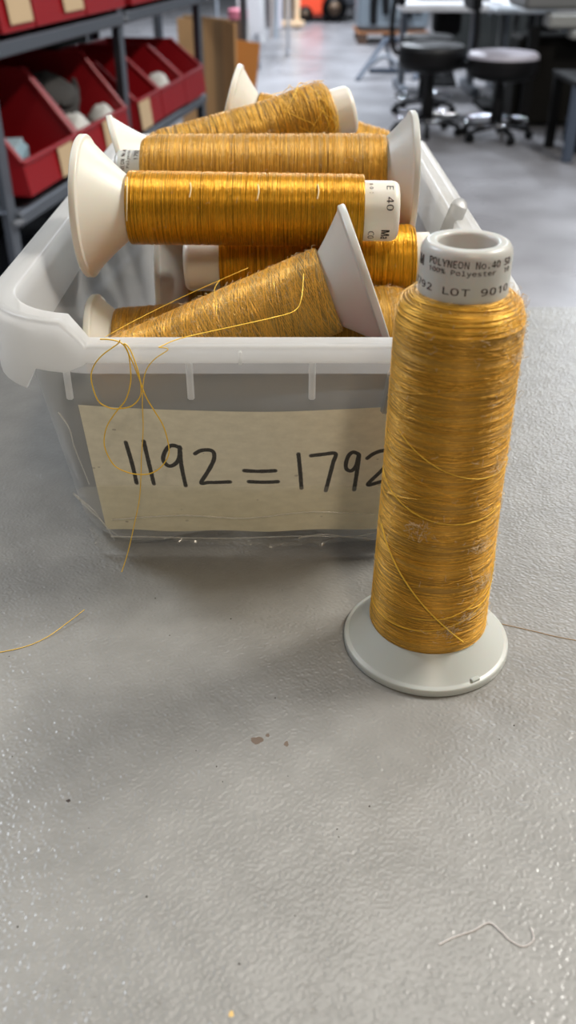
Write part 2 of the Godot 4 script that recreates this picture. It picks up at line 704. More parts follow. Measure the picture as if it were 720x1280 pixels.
	# folds standing out of the tape
	for c in [[[-0.0995, 0.0350, 0.0], [-0.0950, 0.0300, 0.0], [-0.0905, 0.0240, 0.0], [-0.0870, 0.0165, 0.0], [-0.0820, 0.0110, 0.0]], [[-0.0985, 0.0335, 0.0], [-0.0930, 0.0255, 0.0], [-0.0880, 0.0190, 0.0], [-0.0850, 0.0120, 0.0], [-0.0835, 0.0080, 0.0]], [[-0.1000, 0.0780, 0.0], [-0.0965, 0.0700, 0.0], [-0.0955, 0.0600, 0.0], [-0.0930, 0.0480, 0.0], [-0.0915, 0.0400, 0.0]], [[-0.0850, 0.0100, 0.0], [-0.0600, 0.0095, 0.0], [-0.0300, 0.0088, 0.0], [0.0100, 0.0102, 0.0], [0.0420, 0.0085, 0.0]], [[0.0050, 0.0090, 0.0], [0.0170, 0.0112, 0.0], [0.0300, 0.0098, 0.0], [0.0420, 0.0125, 0.0]], [[-0.0830, 0.0200, 0.0], [-0.0500, 0.0225, 0.0], [-0.0200, 0.0208, 0.0], [0.0100, 0.0245, 0.0], [0.0400, 0.0230, 0.0]]]:
		var pp := []
		for q in c:
			pp.append(Vector3(q[0], q[1], front_z(q[1]) + 0.0016))
		var fo := MB.new()
		fo.tube(spline(pp, 8), 0.00045, 6, 0.00020)
		obj("tape_fold", fo, M.fold, o)
	# a small rounded plastic latch tab on the front
	var tb := MB.new()
	tb.box(Vector3(0.0500, 0.0865, front_z(0.085) + 0.0022), Vector3(0.0180, 0.0195, 0.0030), 0.0012, Basis(Vector3(0, 0, 1), -0.12))
	obj("latch_tab", tb, M.pp, o)
	return o


func label_material() -> StandardMaterial3D:
	var w := 1200
	var h := 544
	var x0 := -0.0890
	var wide := 0.1485
	var y0 := 0.0134
	var high := 0.0660
	var im := Image.create(w, h, false, Image.FORMAT_RGBA8)
	im.fill(Color(0.80, 0.775, 0.69))
	var f := FastNoiseLite.new()
	f.seed = 11
	f.frequency = 0.012
	f.fractal_octaves = 4
	var g := FastNoiseLite.new()
	g.seed = 5
	g.frequency = 0.05
	for y in h:
		for x in w:
			var k := f.get_noise_2d(x, y * 2.2) * 0.035 + g.get_noise_2d(x, y) * 0.012
			# yellowed lower half where the tape lies
			var ty := smoothstep(0.60, 0.66, y / float(h))
			im.set_pixel(x, y, Color(0.90 + k - 0.015 * ty, 0.875 + k - 0.02 * ty, 0.79 + k - 0.045 * ty))
	# marker strokes, in millimetres on the bin's front
	var strokes := [
		[[-71.6, 61.9], [-70.6, 50.3], [-70.2, 40.0]],
		[[-63.5, 63.0], [-63.0, 52.4], [-62.3, 40.0]],
		[[-47.6, 59.8], [-49.8, 61.2], [-52.4, 60.9], [-54.9, 57.7], [-56.2, 53.5], [-54.6, 50.6], [-52.4, 50.6], [-49.9, 52.8], [-48.4, 56.5], [-47.9, 60.5], [-48.3, 50.3], [-47.7, 39.3]],
		[[-41.5, 57.1], [-38.7, 58.8], [-35.0, 59.2], [-33.0, 57.9], [-33.2, 54.3], [-35.2, 50.0], [-37.6, 45.9], [-40.4, 41.1], [-37.0, 41.4], [-33.2, 41.5], [-26.7, 42.0]],
		[[-20.1, 48.4], [-12.8, 48.1], [-5.5, 48.3]], [[-18.4, 42.4], [-11.0, 42.1], [-4.6, 42.2]],
		[[5.0, 57.1], [5.5, 48.1], [5.9, 37.7]],
		[[10.5, 55.9], [16.2, 56.5], [21.6, 56.7], [20.6, 52.0], [19.3, 46.0], [17.1, 35.9]],
		[[32.0, 56.0], [29.6, 57.1], [27.6, 55.5], [26.4, 51.5], [26.7, 48.2], [28.9, 47.2], [31.0, 49.8], [32.2, 55.6], [31.5, 47.0], [30.3, 36.4]],
		[[35.9, 53.5], [38.8, 55.8], [42.9, 57.1], [46.2, 55.8], [46.2, 51.3], [42.1, 45.9], [36.6, 39.3], [42.5, 40.4], [50.1, 41.5]],
	]
	var r := RandomNumberGenerator.new()
	r.seed = 3
	for s in strokes:
		var pts := []
		for q in s:
			pts.append(Vector3((q[0] / 1000.0 - x0) / wide * w, (1.0 - (q[1] / 1000.0 - y0) / high) * h, 0))
		var path := spline(pts, 10)
		for k in path.size() - 1:
			var steps := int(ceil(path[k].distance_to(path[k + 1]) / 1.5))
			for i in steps:
				var c := path[k].lerp(path[k + 1], i / float(steps))
				var rad := 8.0 + 0.8 * g.get_noise_2d(c.x * 0.6, c.y * 0.6)
				for yy in range(int(c.y - rad), int(c.y + rad) + 1):
					for xx in range(int(c.x - rad), int(c.x + rad) + 1):
						if xx < 0 or yy < 0 or xx >= w or yy >= h:
							continue
						var dd := Vector2(xx - c.x, yy - c.y).length()
						if dd < rad:
							var old := im.get_pixel(xx, yy)
							var streak := 0.5 + 0.5 * g.get_noise_2d(xx * 4.0, yy * 1.3)
							var ink := Color(0.16, 0.155, 0.15).lerp(Color(0.36, 0.35, 0.33), streak)
							im.set_pixel(xx, yy, old.lerp(ink, 0.25 if dd > rad - 1.8 else 0.5))
	# a few smudges
	for k in 26:
		var c := Vector2(r.randf() * w, r.randf() * h)
		var rad := 1.5 + 3.0 * r.randf()
		for yy in range(int(c.y - rad), int(c.y + rad) + 1):
			for xx in range(int(c.x - rad * 1.6), int(c.x + rad * 1.6) + 1):
				if xx >= 0 and yy >= 0 and xx < w and yy < h and Vector2((xx - c.x) / 1.6, yy - c.y).length() < rad:
					im.set_pixel(xx, yy, im.get_pixel(xx, yy).lerp(Color(0.45, 0.42, 0.36), 0.3))
	var m := mat(Color(1, 1, 1), 0.62)
	m.albedo_texture = ImageTexture.create_from_image(im)
	m.texture_repeat = false
	return m


# ---------------------------------------------------------------- main
func _ready() -> void:
	rng.seed = 7
	camera_and_light()
	materials()
	room()
	workbench()
	shelving()
	workshop()
	spools()
	make_bin()
	loose_bits()


func camera_and_light() -> void:
	var cam := Camera3D.new()
	cam.name = "camera"
	cam.position = Vector3(0, 1.0538, 0)
	cam.rotation_degrees = Vector3(-32.8, 0, 0)
	cam.fov = 59.27
	cam.near = 0.02
	cam.far = 80.0
	var at := CameraAttributesPhysical.new()
	at.frustum_focus_distance = 0.385
	at.frustum_focal_length = 6.0
	at.exposure_aperture = 2.2
	at.frustum_near = 0.02
	at.frustum_far = 80.0
	cam.attributes = at
	cam.keep_aspect = Camera3D.KEEP_HEIGHT
	add_child(cam)
	cam.fov = 59.27
	cam.current = true
	var we := WorldEnvironment.new()
	we.name = "environment"
	var e := Environment.new()
	e.background_mode = Environment.BG_COLOR
	e.background_color = Color(0.05, 0.05, 0.055)
	e.tonemap_mode = Environment.TONE_MAPPER_LINEAR
	e.tonemap_exposure = 1.0
	e.sdfgi_enabled = true
	e.ssao_enabled = true
	e.ssil_enabled = true
	we.environment = e
	add_child(we)
	# ceiling panels: a glowing diffuser and an area light just below it
	var k := 0
	for L in [[0.25, -1.30, 1.4, 1], [2.35, -1.25, 19.0, 0], [0.5, 2.0, 4.0, 0], [-2.5, -2.0, 12.5, 0], [2.2, -5.2, 4.0, 0], [0.2, -8.6, 24.0, 0], [3.4, -9.0, 17.0, 0], [0.2, -12.4, 30.0, 0], [4.6, -3.2, 4.5, 0]]:
		ceiling_panel(L[0], L[1], L[2], L[3] == 1, k)
		k += 1


func ceiling_panel(x: float, z: float, energy: float, across: bool, k: int) -> void:
	var where := ["just behind the workbench, running across", "to the side of the workbench, by the machines", "added behind the workbench user as front fill", "over the near aisle by the shelving", "over the stools", "over the middle of the aisle", "over the sewing tables", "at the far end of the aisle", "over the embroidery machine"]
	var o := thing("ceiling_light", "long white ceiling light panel " + where[k], "ceiling light", Transform3D(Basis(Vector3.UP, PI / 2.0 if across else 0.0), Vector3(x, 3.58, z)), "ceiling lights")
	var fr := MB.new()
	fr.box(Vector3(0, -0.03, 0), Vector3(0.34, 0.06, 1.26), 0.008)
	obj("frame", fr, mat(Color(0.85, 0.85, 0.85), 0.5), o)
	var df := MB.new()
	df.box(Vector3(0, -0.064, 0), Vector3(0.28, 0.01, 1.20), 0.002)
	var dm := mat(Color(0.9, 0.9, 0.9), 0.6)
	dm.emission_enabled = true
	dm.emission = Color(1.0, 0.98, 0.95)
	dm.emission_energy_multiplier = 2.5
	obj("diffuser", df, dm, o)
	var l := AreaLight3D.new()
	l.name = "panel_lamp"
	l.area_size = Vector2(0.28, 1.20)
	l.light_energy = energy
	l.light_color = Color(1.0, 0.925, 0.82) if k == 2 else Color(1.0, 0.985, 0.96) if k < 2 or k == 8 else Color(0.92, 0.955, 1.0)  # warm tint for the added fill panel that brightens camera-facing sides
	l.shadow_enabled = true
	l.position = Vector3(0, -0.075, 0)
	l.rotation_degrees = Vector3(-90, 0, 0)
	l.set("area_range", 40.0)
	o.add_child(l)


func materials() -> void:
	M.red = mat(Color(0.56, 0.05, 0.085), 0.42)
	M.card = mat(Color(0.76, 0.66, 0.52), 0.85)
	M.steel = mat(Color(0.36, 0.385, 0.42), 0.45, 0.3)
	M.dark = mat(Color(0.05, 0.05, 0.05), 0.75, 0.0, 0.3)
	M.black = mat(Color(0.035, 0.035, 0.04), 0.5, 0.0, 0.35)
	M.chrome = mat(Color(0.62, 0.63, 0.65), 0.10, 1.0)
	M.white = mat(Color(0.86, 0.86, 0.87), 0.4)
	M.grey = mat(Color(0.55, 0.57, 0.60), 0.5)
	M.lint = mat(Color(0.92, 0.84, 0.70), 0.9)
	M.print_dark = mat(Color(0.22, 0.16, 0.14), 0.7)
	M.print_black = mat(Color(0.05, 0.05, 0.06), 0.6)
	# milky polypropylene
	for q in [["pp", 0.54, 0.66, 0.30], ["pp_thick", 0.68, 0.94, 1.1]]:
		var pp := mat(Color(q[2], q[2], q[2] * 0.985, q[1]), 0.30)
		pp.transparency = BaseMaterial3D.TRANSPARENCY_ALPHA
		pp.backlight_enabled = true
		pp.backlight = Color(q[3], q[3], q[3])
		M[q[0]] = pp
	var tape := mat(Color(0.95, 0.93, 0.86, 0.10), 0.16)
	tape.transparency = BaseMaterial3D.TRANSPARENCY_ALPHA
	M.tape = tape
	var fold := mat(Color(0.95, 0.94, 0.90, 0.22), 0.12)
	fold.transparency = BaseMaterial3D.TRANSPARENCY_ALPHA
	M.fold = fold
	# spool plastic
	M.ivory = mat(Color(0.89, 0.87, 0.82), 0.38)
	M.ivory.subsurf_scatter_enabled = true
	M.ivory.subsurf_scatter_strength = 0.15
	M.pale = mat(Color(0.755, 0.76, 0.735), 0.36)
	M.pale.subsurf_scatter_enabled = true
	M.pale.subsurf_scatter_strength = 0.1
	# thread
	var fine := thread_maps(3, 62, 3, 5.0)
	var cross := thread_maps(8, 44, 14, 6.0)
	M.gold = thread_mat(fine, Color(0.96, 0.725, 0.28), 0.46, 0.32, 0.12, 0.0)
	M.gold_bright = thread_mat(fine, Color(1.0, 0.745, 0.17), 0.33, 0.5, 0.0, -0.3)
	M.gold_dull = thread_mat(cross, Color(0.95, 0.75, 0.38), 0.50, 0.2, 0.15, 0.0)
	for s in [["strand", Color(0.97, 0.75, 0.28), 0.36, 0.38], ["strand_bright", Color(1.0, 0.755, 0.19), 0.28, 0.5], ["strand_dull", Color(1.0, 0.78, 0.34), 0.32, 0.4]]:
		var m := mat(s[1], s[2], s[3])
		m.vertex_color_use_as_albedo = true
		M[s[0]] = m
	M.filament = mat(Color(1.0, 0.82, 0.28), 0.4, 0.2)


func room() -> void:
	# polished concrete floor
	var fm := mat(Color(1, 1, 1), 0.34)
	fm.albedo_texture = noise_tex(1024, 0.006, Color(0.48, 0.47, 0.475), Color(0.63, 0.625, 0.635), 3, 5)
	fm.uv1_triplanar = true
	fm.uv1_world_triplanar = true
	fm.uv1_scale = Vector3(0.3, 0.3, 0.3)
	fm.roughness_texture = noise_tex(512, 0.01, Color(0.75, 0.75, 0.75), Color(1, 1, 1), 9, 3)
	var f := MB.new()
	f.box(Vector3(1.5, -0.1, -8.0), Vector3(13.4, 0.2, 24.4))
	struct("floor", f, fm)
	var wm := mat(Color(0.52, 0.53, 0.53), 0.8)
	var c := MB.new()
	c.box(Vector3(1.5, 3.70, -8.0), Vector3(13.4, 0.2, 24.4))
	struct("ceiling", c, mat(Color(0.58, 0.58, 0.58), 0.85))
	for w in [["wall_left", Vector3(-5.1, 1.8, -8.0), Vector3(0.2, 3.6, 24.4)], ["wall_right", Vector3(8.1, 1.8, -8.0), Vector3(0.2, 3.6, 24.4)], ["wall_far", Vector3(1.5, 1.8, -20.1), Vector3(13.0, 3.6, 0.2)], ["wall_near", Vector3(1.5, 1.8, 4.1), Vector3(13.0, 3.6, 0.2)]]:
		var m := MB.new()
		m.box(w[1], w[2])
		struct(w[0], m, wm)


func workbench() -> void:
	var o := thing("workbench", "grey textured laminate workbench top under the bin and the standing spool", "workbench", Transform3D(Basis.IDENTITY, Vector3(0, 0, 0)))
	var tm := mat(Color(0.685, 0.665, 0.64), 0.35)
	var dirt := noise_tex(1024, 0.004, Color(0.520, 0.514, 0.494), Color(0.570, 0.563, 0.543), 21, 5)
	tm.albedo_color = Color(1, 1, 1)
	tm.albedo_texture = dirt
	tm.uv1_triplanar = true
	tm.uv1_world_triplanar = true
	tm.uv1_scale = Vector3(9.5, 9.5, 9.5)
	tm.metallic_specular = 0.65
	tm.heightmap_enabled = true
	tm.heightmap_texture = orange_peel(1024)
	tm.heightmap_scale = 0.036
	var top := MB.new()
	top.box(Vector3(0.1, T - 0.016, -0.10), Vector3(2.4, 0.032, 1.20), 0.002)
	obj("bench_top", top, tm, o)
	for s in [[-1.0, -0.6], [1.2, -0.6], [-1.0, 0.4], [1.2, 0.4]]:
		var lg := MB.new()
		lg.box(Vector3(s[0], (T - 0.032) / 2.0, s[1]), Vector3(0.05, T - 0.032, 0.05), 0.004)
		obj("leg", lg, M.steel, o)
	var ap := MB.new()
	ap.box(Vector3(0.1, T - 0.072, -0.6), Vector3(2.2, 0.08, 0.03), 0.003)
	obj("apron", ap, M.steel, o)
	# marks: a brown stain and dark specks, dried on the surface
	for s in [[-0.0121, -0.2365, 0.0030, 0.0022, 0], [-0.0008, -0.2345, 0.0011, 0.0016, 0], [-0.0075, -0.2390, 0.0009, 0.0012, 0], [-0.0765, -0.2085, 0.0010, 0.0008, 1], [-0.0158, -0.1350, 0.0009, 0.0011, 2], [0.1035, -0.4860, 0.003, 0.0016, 0]]:
		var b := MB.new()
		var pr := []
		for k in 5:
			var t := k / 4.0
			pr.append(Vector2(1.0 - t, 0.00022 * sqrt(t)))
		b.lathe(pr, 14)
		for k in b.v.size():
			var a := atan2(b.v[k].x, b.v[k].z)
			var w: float = 0.8 * (1.0 + 0.13 * sin(a * 3.0 + s[0] * 900.0) + 0.10 * sin(a * 5.0 + 1.0) + 0.25 * sin(a + s[0] * 500.0))
			b.v[k] = Vector3(s[0] + b.v[k].x * s[2] * w, T + b.v[k].y, s[1] + b.v[k].z * s[3] * w)
		obj("stain", b, mat([Color(0.44, 0.38, 0.33), Color(0.22, 0.18, 0.16), Color(0.86, 0.72, 0.45)][s[4]], 0.8), o)
	var r := RandomNumberGenerator.new()
	r.seed = 12
	var dots := MB.new()
	for k in 70:
		var p := Vector3(r.randf_range(-0.17, 0.2), T, r.randf_range(-0.34, -0.10))
		var q := r.randf_range(0.00012, 0.00036)
		dots.tube(PackedVector3Array([p, p + Vector3(0, 0.00009, 0)]), q, 6)
	var sd := obj("specks", dots, mat(Color(0.30, 0.25, 0.22), 0.8), o)
	sd.set_meta("kind", "stuff")


# pebbled relief that tiles without a seam: random cells, repeated, blown up smoothly and cut back to one period
func cells(n: int, size: int, seed_: int) -> PackedByteArray:
	var r := RandomNumberGenerator.new()
	r.seed = seed_
	var b := PackedByteArray()
	for k in n * n:
		b.append(int(clampf(128.0 + 46.0 * r.randfn(), 0.0, 255.0)))
	var one := Image.create_from_data(n, n, false, Image.FORMAT_L8, b)
	var nine := Image.create(n * 3, n * 3, false, Image.FORMAT_L8)
	for y in 3:
		for x in 3:
			nine.blit_rect(one, Rect2i(0, 0, n, n), Vector2i(x * n, y * n))
	nine.resize(size * 3, size * 3, Image.INTERPOLATE_CUBIC)
	return nine.get_region(Rect2i(size, size, size, size)).get_data()


func orange_peel(size: int) -> ImageTexture:
	var a := cells(118, size, 19)
	var c := cells(64, size, 23)
	for k in a.size():
		a[k] = int(clampf(0.68 * a[k] + 0.32 * c[k], 0.0, 255.0))
	return ImageTexture.create_from_image(Image.create_from_data(size, size, false, Image.FORMAT_L8, a))


func shelving() -> void:
	shelf_at = Transform3D(Basis(Vector3.UP, deg_to_rad(-8.9)), Vector3(-0.672, 0, -2.108))
	var o := thing("shelving_unit", "dark grey steel shelving frame along the aisle holding rows of red bins", "shelving unit", shelf_at)
	for a in [0.125, 1.085, 2.125, 3.1]:
		for x in [-0.02, -0.50]:
			var m := MB.new()
			var s := 1.0 if x > -0.2 else -1.0
			m.box(Vector3(x, 0.95, -a), Vector3(0.004, 1.9, 0.044), 0.001)
			m.box(Vector3(x - s * 0.018, 0.95, -a - 0.020), Vector3(0.036, 1.9, 0.004), 0.001)
			obj("post", m, M.steel, o)
			if s > 0.0:
				var ft := MB.new()
				ft.box(Vector3(x - 0.015, 0.006, -a), Vector3(0.07, 0.012, 0.08), 0.002)
				obj("foot", ft, M.steel, o)
	for lev in [0.14, 0.475, 0.845, 1.28]:
		for k in 3:
			if k == 2 and lev < 0.6:
				continue
			var a0: float = [0.125, 1.085, 2.125][k]
			var a1: float = [1.085, 2.125, 3.1][k]
			var w := a1 - a0 - 0.03
			var m := MB.new()
			m.box(sp(-0.26, lev - 0.004, (a0 + a1) / 2.0), Vector3(0.48, 0.006, w), 0.001)
			if k < 2:
				obj("shelf_board", m, M.steel, o)
			var b := MB.new()
			b.box(sp(-0.012, lev - 0.016, (a0 + a1) / 2.0), Vector3(0.022, 0.034, w), 0.005)
			b.box(sp(-0.026, lev - 0.006, (a0 + a1) / 2.0), Vector3(0.03, 0.012, w), 0.002)
			obj("shelf_beam", b, M.steel, o)
			var b2 := MB.new()
			b2.box(sp(-0.505, lev - 0.016, (a0 + a1) / 2.0), Vector3(0.02, 0.034, w), 0.004)
			obj("shelf_beam", b2, M.steel, o)
		for a in [0.118, 0.136, 1.080, 1.096]:
			var bl := MB.new()
			bl.tube(PackedVector3Array([sp(-0.014, lev - 0.020, a), sp(0.004, lev - 0.020, a)]), 0.007, 8)
			obj("bolt", bl, M.grey, o)
	var bk := MB.new()
	bk.box(sp(-0.515, 0.95, 1.125), Vector3(0.004, 1.8, 2.0))
	obj("back_panel", bk, M.dark, o)
	var g := "red bins on the lower shelf"
	var b1 := red_bin("first red bin along the lower shelf, tan card in front, pale blue packet inside", 0.178, 0.552, 0.505, 0.078, 0.245, g)
	bin_card(b1, -0.075, 0.11, 0.072, 0.038)
	var b2 := red_bin("wide red bin with a dark grey bundle heaped inside, second along the lower shelf", 0.560, 1.000, 0.500, 0.085, 0.245, g)
	bin_card(b2, -0.02, 0.10, 0.084, 0.042)
	var b3 := red_bin("narrow red bin with a tan card just past the middle shelf post", 1.115, 1.390, 0.495, 0.090, 0.205, g)
	bin_card(b3, 0.08, 0.12, 0.086, 0.045)
	red_bin("narrow red bin with a white object showing over its front, between two red bins", 1.396, 1.718, 0.495, 0.088, 0.200, g)
	red_bin("last red bin on the lower shelf, next to the cardboard sheets", 1.724, 2.045, 0.490, 0.095, 0.200, g)
	g = "red bins on the upper shelf"
	var u1 := red_bin("red bin at the picture edge of the upper shelf with tan card label", 0.155, 0.345, 0.862, 0.10, 0.22, g)
	bin_card(u1, -0.01, 0.13, 0.08, 0.055)
	var u2 := red_bin("second red bin on the upper shelf, tan card label on its front", 0.352, 0.70, 0.862, 0.10, 0.22, g)
	bin_card(u2, -0.08, 0.14, 0.08, 0.058)
	red_bin("third red bin on the upper shelf, without a card, before the post", 0.708, 1.05, 0.862, 0.10, 0.22, g)
	red_bin("red bin on the upper shelf just past the middle post", 1.12, 1.55, 0.862, 0.10, 0.22, g)
	red_bin("far red bin on the upper shelf, before the end post", 1.56, 2.06, 0.862, 0.10, 0.22, g)
	# what lies in the bins
	var pk := shelf_thing("packet", "pale blue packet lying in the first red bin on the lower shelf", "packet", sp(-0.13, 0.512, 0.33))
	var m := MB.new()
	m.box(Vector3(0, 0.04, 0), Vector3(0.14, 0.08, 0.18), 0.015, Basis(Vector3(0, 1, 0), 0.3))
	obj("wrapping", m, mat(Color(0.55, 0.66, 0.70), 0.5), pk)
	m = MB.new()
	m.box(Vector3(0.01, 0.082, 0), Vector3(0.10, 0.006, 0.16), 0.003, Basis(Vector3(0, 1, 0), 0.3))
	obj("flap", m, mat(Color(0.66, 0.74, 0.77), 0.5), pk)
	var bd := shelf_thing("cloth_bundle", "dark grey rolled cloth bundle heaped in the wide red bin", "cloth bundle", sp(-0.20, 0.508, 0.84))
	m = MB.new()
	var pts := PackedVector3Array()
	for j in 15:
		for i in 29:
			var a := TAU * i / 28.0
			var e := PI * j / 14.0
			var rr := 1.0 + 0.06 * sin(3.0 * a + 4.0 * e) + 0.04 * sin(7.0 * e)
			pts.append(Vector3(0.11 * sin(e) * cos(a) * rr, 0.095 - 0.095 * cos(e) * rr, 0.115 * sin(e) * sin(a) * rr))
	m.grid(pts, 29, 15, false, true)
	obj("bundle", m, mat(Color(0.27, 0.26, 0.25), 0.9), bd)
	m = MB.new()
	m.tube(spline([Vector3(0.07, 0.165, -0.08), Vector3(0.10, 0.14, -0.02), Vector3(0.105, 0.12, 0.04), Vector3(0.09, 0.12, 0.09)]), 0.008, 6)
	obj("fold", m, mat(Color(0.23, 0.22, 0.21), 0.9), bd)
	for q in [[-0.05, 0.512, 0.69, "white tissue scrap at the foot of the grey bundle in the wide red bin", 0.05], [-0.05, 0.505, 1.56, "crumpled white item in the narrow red bin", 0.055], [-0.07, 0.50, 1.83, "pale lilac item in the last red bin of the lower shelf", 0.048], [-0.05, 0.512, 0.93, "pale scrap at the far end of the wide red bin", 0.045]]:
		var s := MB.new()
		pts = PackedVector3Array()
		for j in 11:
			for i in 19:
				var a := TAU * i / 18.0
				var e := PI * j / 10.0
				var rr: float = q[4] * (1.0 + 0.16 * sin(3.0 * a + 2.0 * e + q[2]) * sin(e) + 0.10 * sin(5.0 * e))
				pts.append(Vector3(rr * sin(e) * cos(a), q[4] - rr * cos(e), rr * 1.1 * sin(e) * sin(a)))
		s.grid(pts, 19, 11, false, true)
		var so := obj("crumpled_scrap", s, mat(Color(0.74, 0.73, 0.76) if q[2] > 1.7 else Color(0.82, 0.82, 0.80), 0.8))
		so.transform = shelf_at * Transform3D(Basis.IDENTITY, sp(q[0], q[1], q[2]))
		tag(so, q[3], "scrap")


func stool(label: String, at: Vector3, r: float, seat_h: float, seat_m: Material, top_m: Material, back: float) -> void:
	var o := thing("work_stool", label, "stool", Transform3D(Basis(Vector3.UP, 0.3 + at.x), at), "swivel stools by the sewing tables")
	var st := MB.new()
	st.lathe([Vector2(0.0, seat_h - 0.150), Vector2(r * 0.6, seat_h - 0.150), Vector2(r * 0.93, seat_h - 0.130), Vector2(r, seat_h - 0.095), Vector2(r, seat_h - 0.045), Vector2(r * 0.985, seat_h - 0.032)], 40)
	obj("seat_side", st, seat_m, o)
	var sp_ := MB.new()
	sp_.lathe([Vector2(r * 0.985, seat_h - 0.033), Vector2(r * 0.97, seat_h - 0.015), Vector2(r * 0.90, seat_h - 0.003), Vector2(r * 0.75, seat_h + 0.001), Vector2(0.0, seat_h)], 40)
	obj("seat_cushion", sp_, top_m, o)
	var col := MB.new()
	col.lathe([Vector2(0.0, 0.06), Vector2(0.038, 0.06), Vector2(0.038, 0.20), Vector2(0.030, 0.205), Vector2(0.026, seat_h - 0.16), Vector2(0.06, seat_h - 0.152), Vector2(0.0, seat_h - 0.15)], 20)
	obj("gas_column", col, M.black, o)
	var lv := MB.new()
	lv.tube(spline([Vector3(0.02, seat_h - 0.165, 0), Vector3(0.12, seat_h - 0.17, 0.02), Vector3(0.17, seat_h - 0.185, 0.03)]), 0.006, 6)
	obj("lever", lv, M.chrome, o)
	var ring := PackedVector3Array()
	for i in 41:
		var a := TAU * i / 40.0
		ring.append(Vector3(0.190 * sin(a), 0.105, 0.190 * cos(a)))
	var rg := MB.new()
	rg.tube(ring, 0.0085, 8)
	for k in 3:
		var a := TAU * k / 3.0 + 0.4
		rg.tube(PackedVector3Array([Vector3(0.03 * sin(a), 0.125, 0.03 * cos(a)), Vector3(0.190 * sin(a), 0.105, 0.190 * cos(a))]), 0.009, 6)
	obj("foot_ring", rg, M.chrome, o)
	for k in 5:
		var a := TAU * k / 5.0
		var d := Vector3(sin(a), 0, cos(a))
		var lg := MB.new()
		lg.tube(PackedVector3Array([d * 0.02 + Vector3(0, 0.080, 0), d * 0.12 + Vector3(0, 0.070, 0), d * 0.205 + Vector3(0, 0.058, 0)]), 0.021, 7, 0.013)
		var leg := obj("leg", lg, M.black, o)
		var ca := MB.new()
		var q := d * 0.205
		ca.tube(PackedVector3Array([q + Vector3(0, 0.062, 0), q + Vector3(0, 0.026, 0)]), 0.008, 6)
		var sx := Vector3(d.z, 0, -d.x) * 0.016
		ca.tube(PackedVector3Array([q + Vector3(0, 0.026, 0) - sx, q + Vector3(0, 0.026, 0) + sx]), 0.0255, 12)
		obj("caster", ca, M.black, leg)
	if back != 0.0:
		var b := Basis(Vector3.UP, back)
		var bs := MB.new()
		bs.tube(spline([b * Vector3(0, seat_h - 0.11, -0.08), b * Vector3(0, seat_h - 0.10, -r - 0.03), b * Vector3(0, seat_h + 0.05, -r - 0.06), b * Vector3(0, seat_h + 0.24, -r - 0.045)]), 0.017, 8)
		obj("back_support", bs, M.black, o)
		var bb := MB.new()
		bb.box(b * Vector3(0, seat_h + 0.30, -r - 0.02), Vector3(0.36, 0.26, 0.055), 0.025, b)
		obj("backrest", bb, seat_m, o)


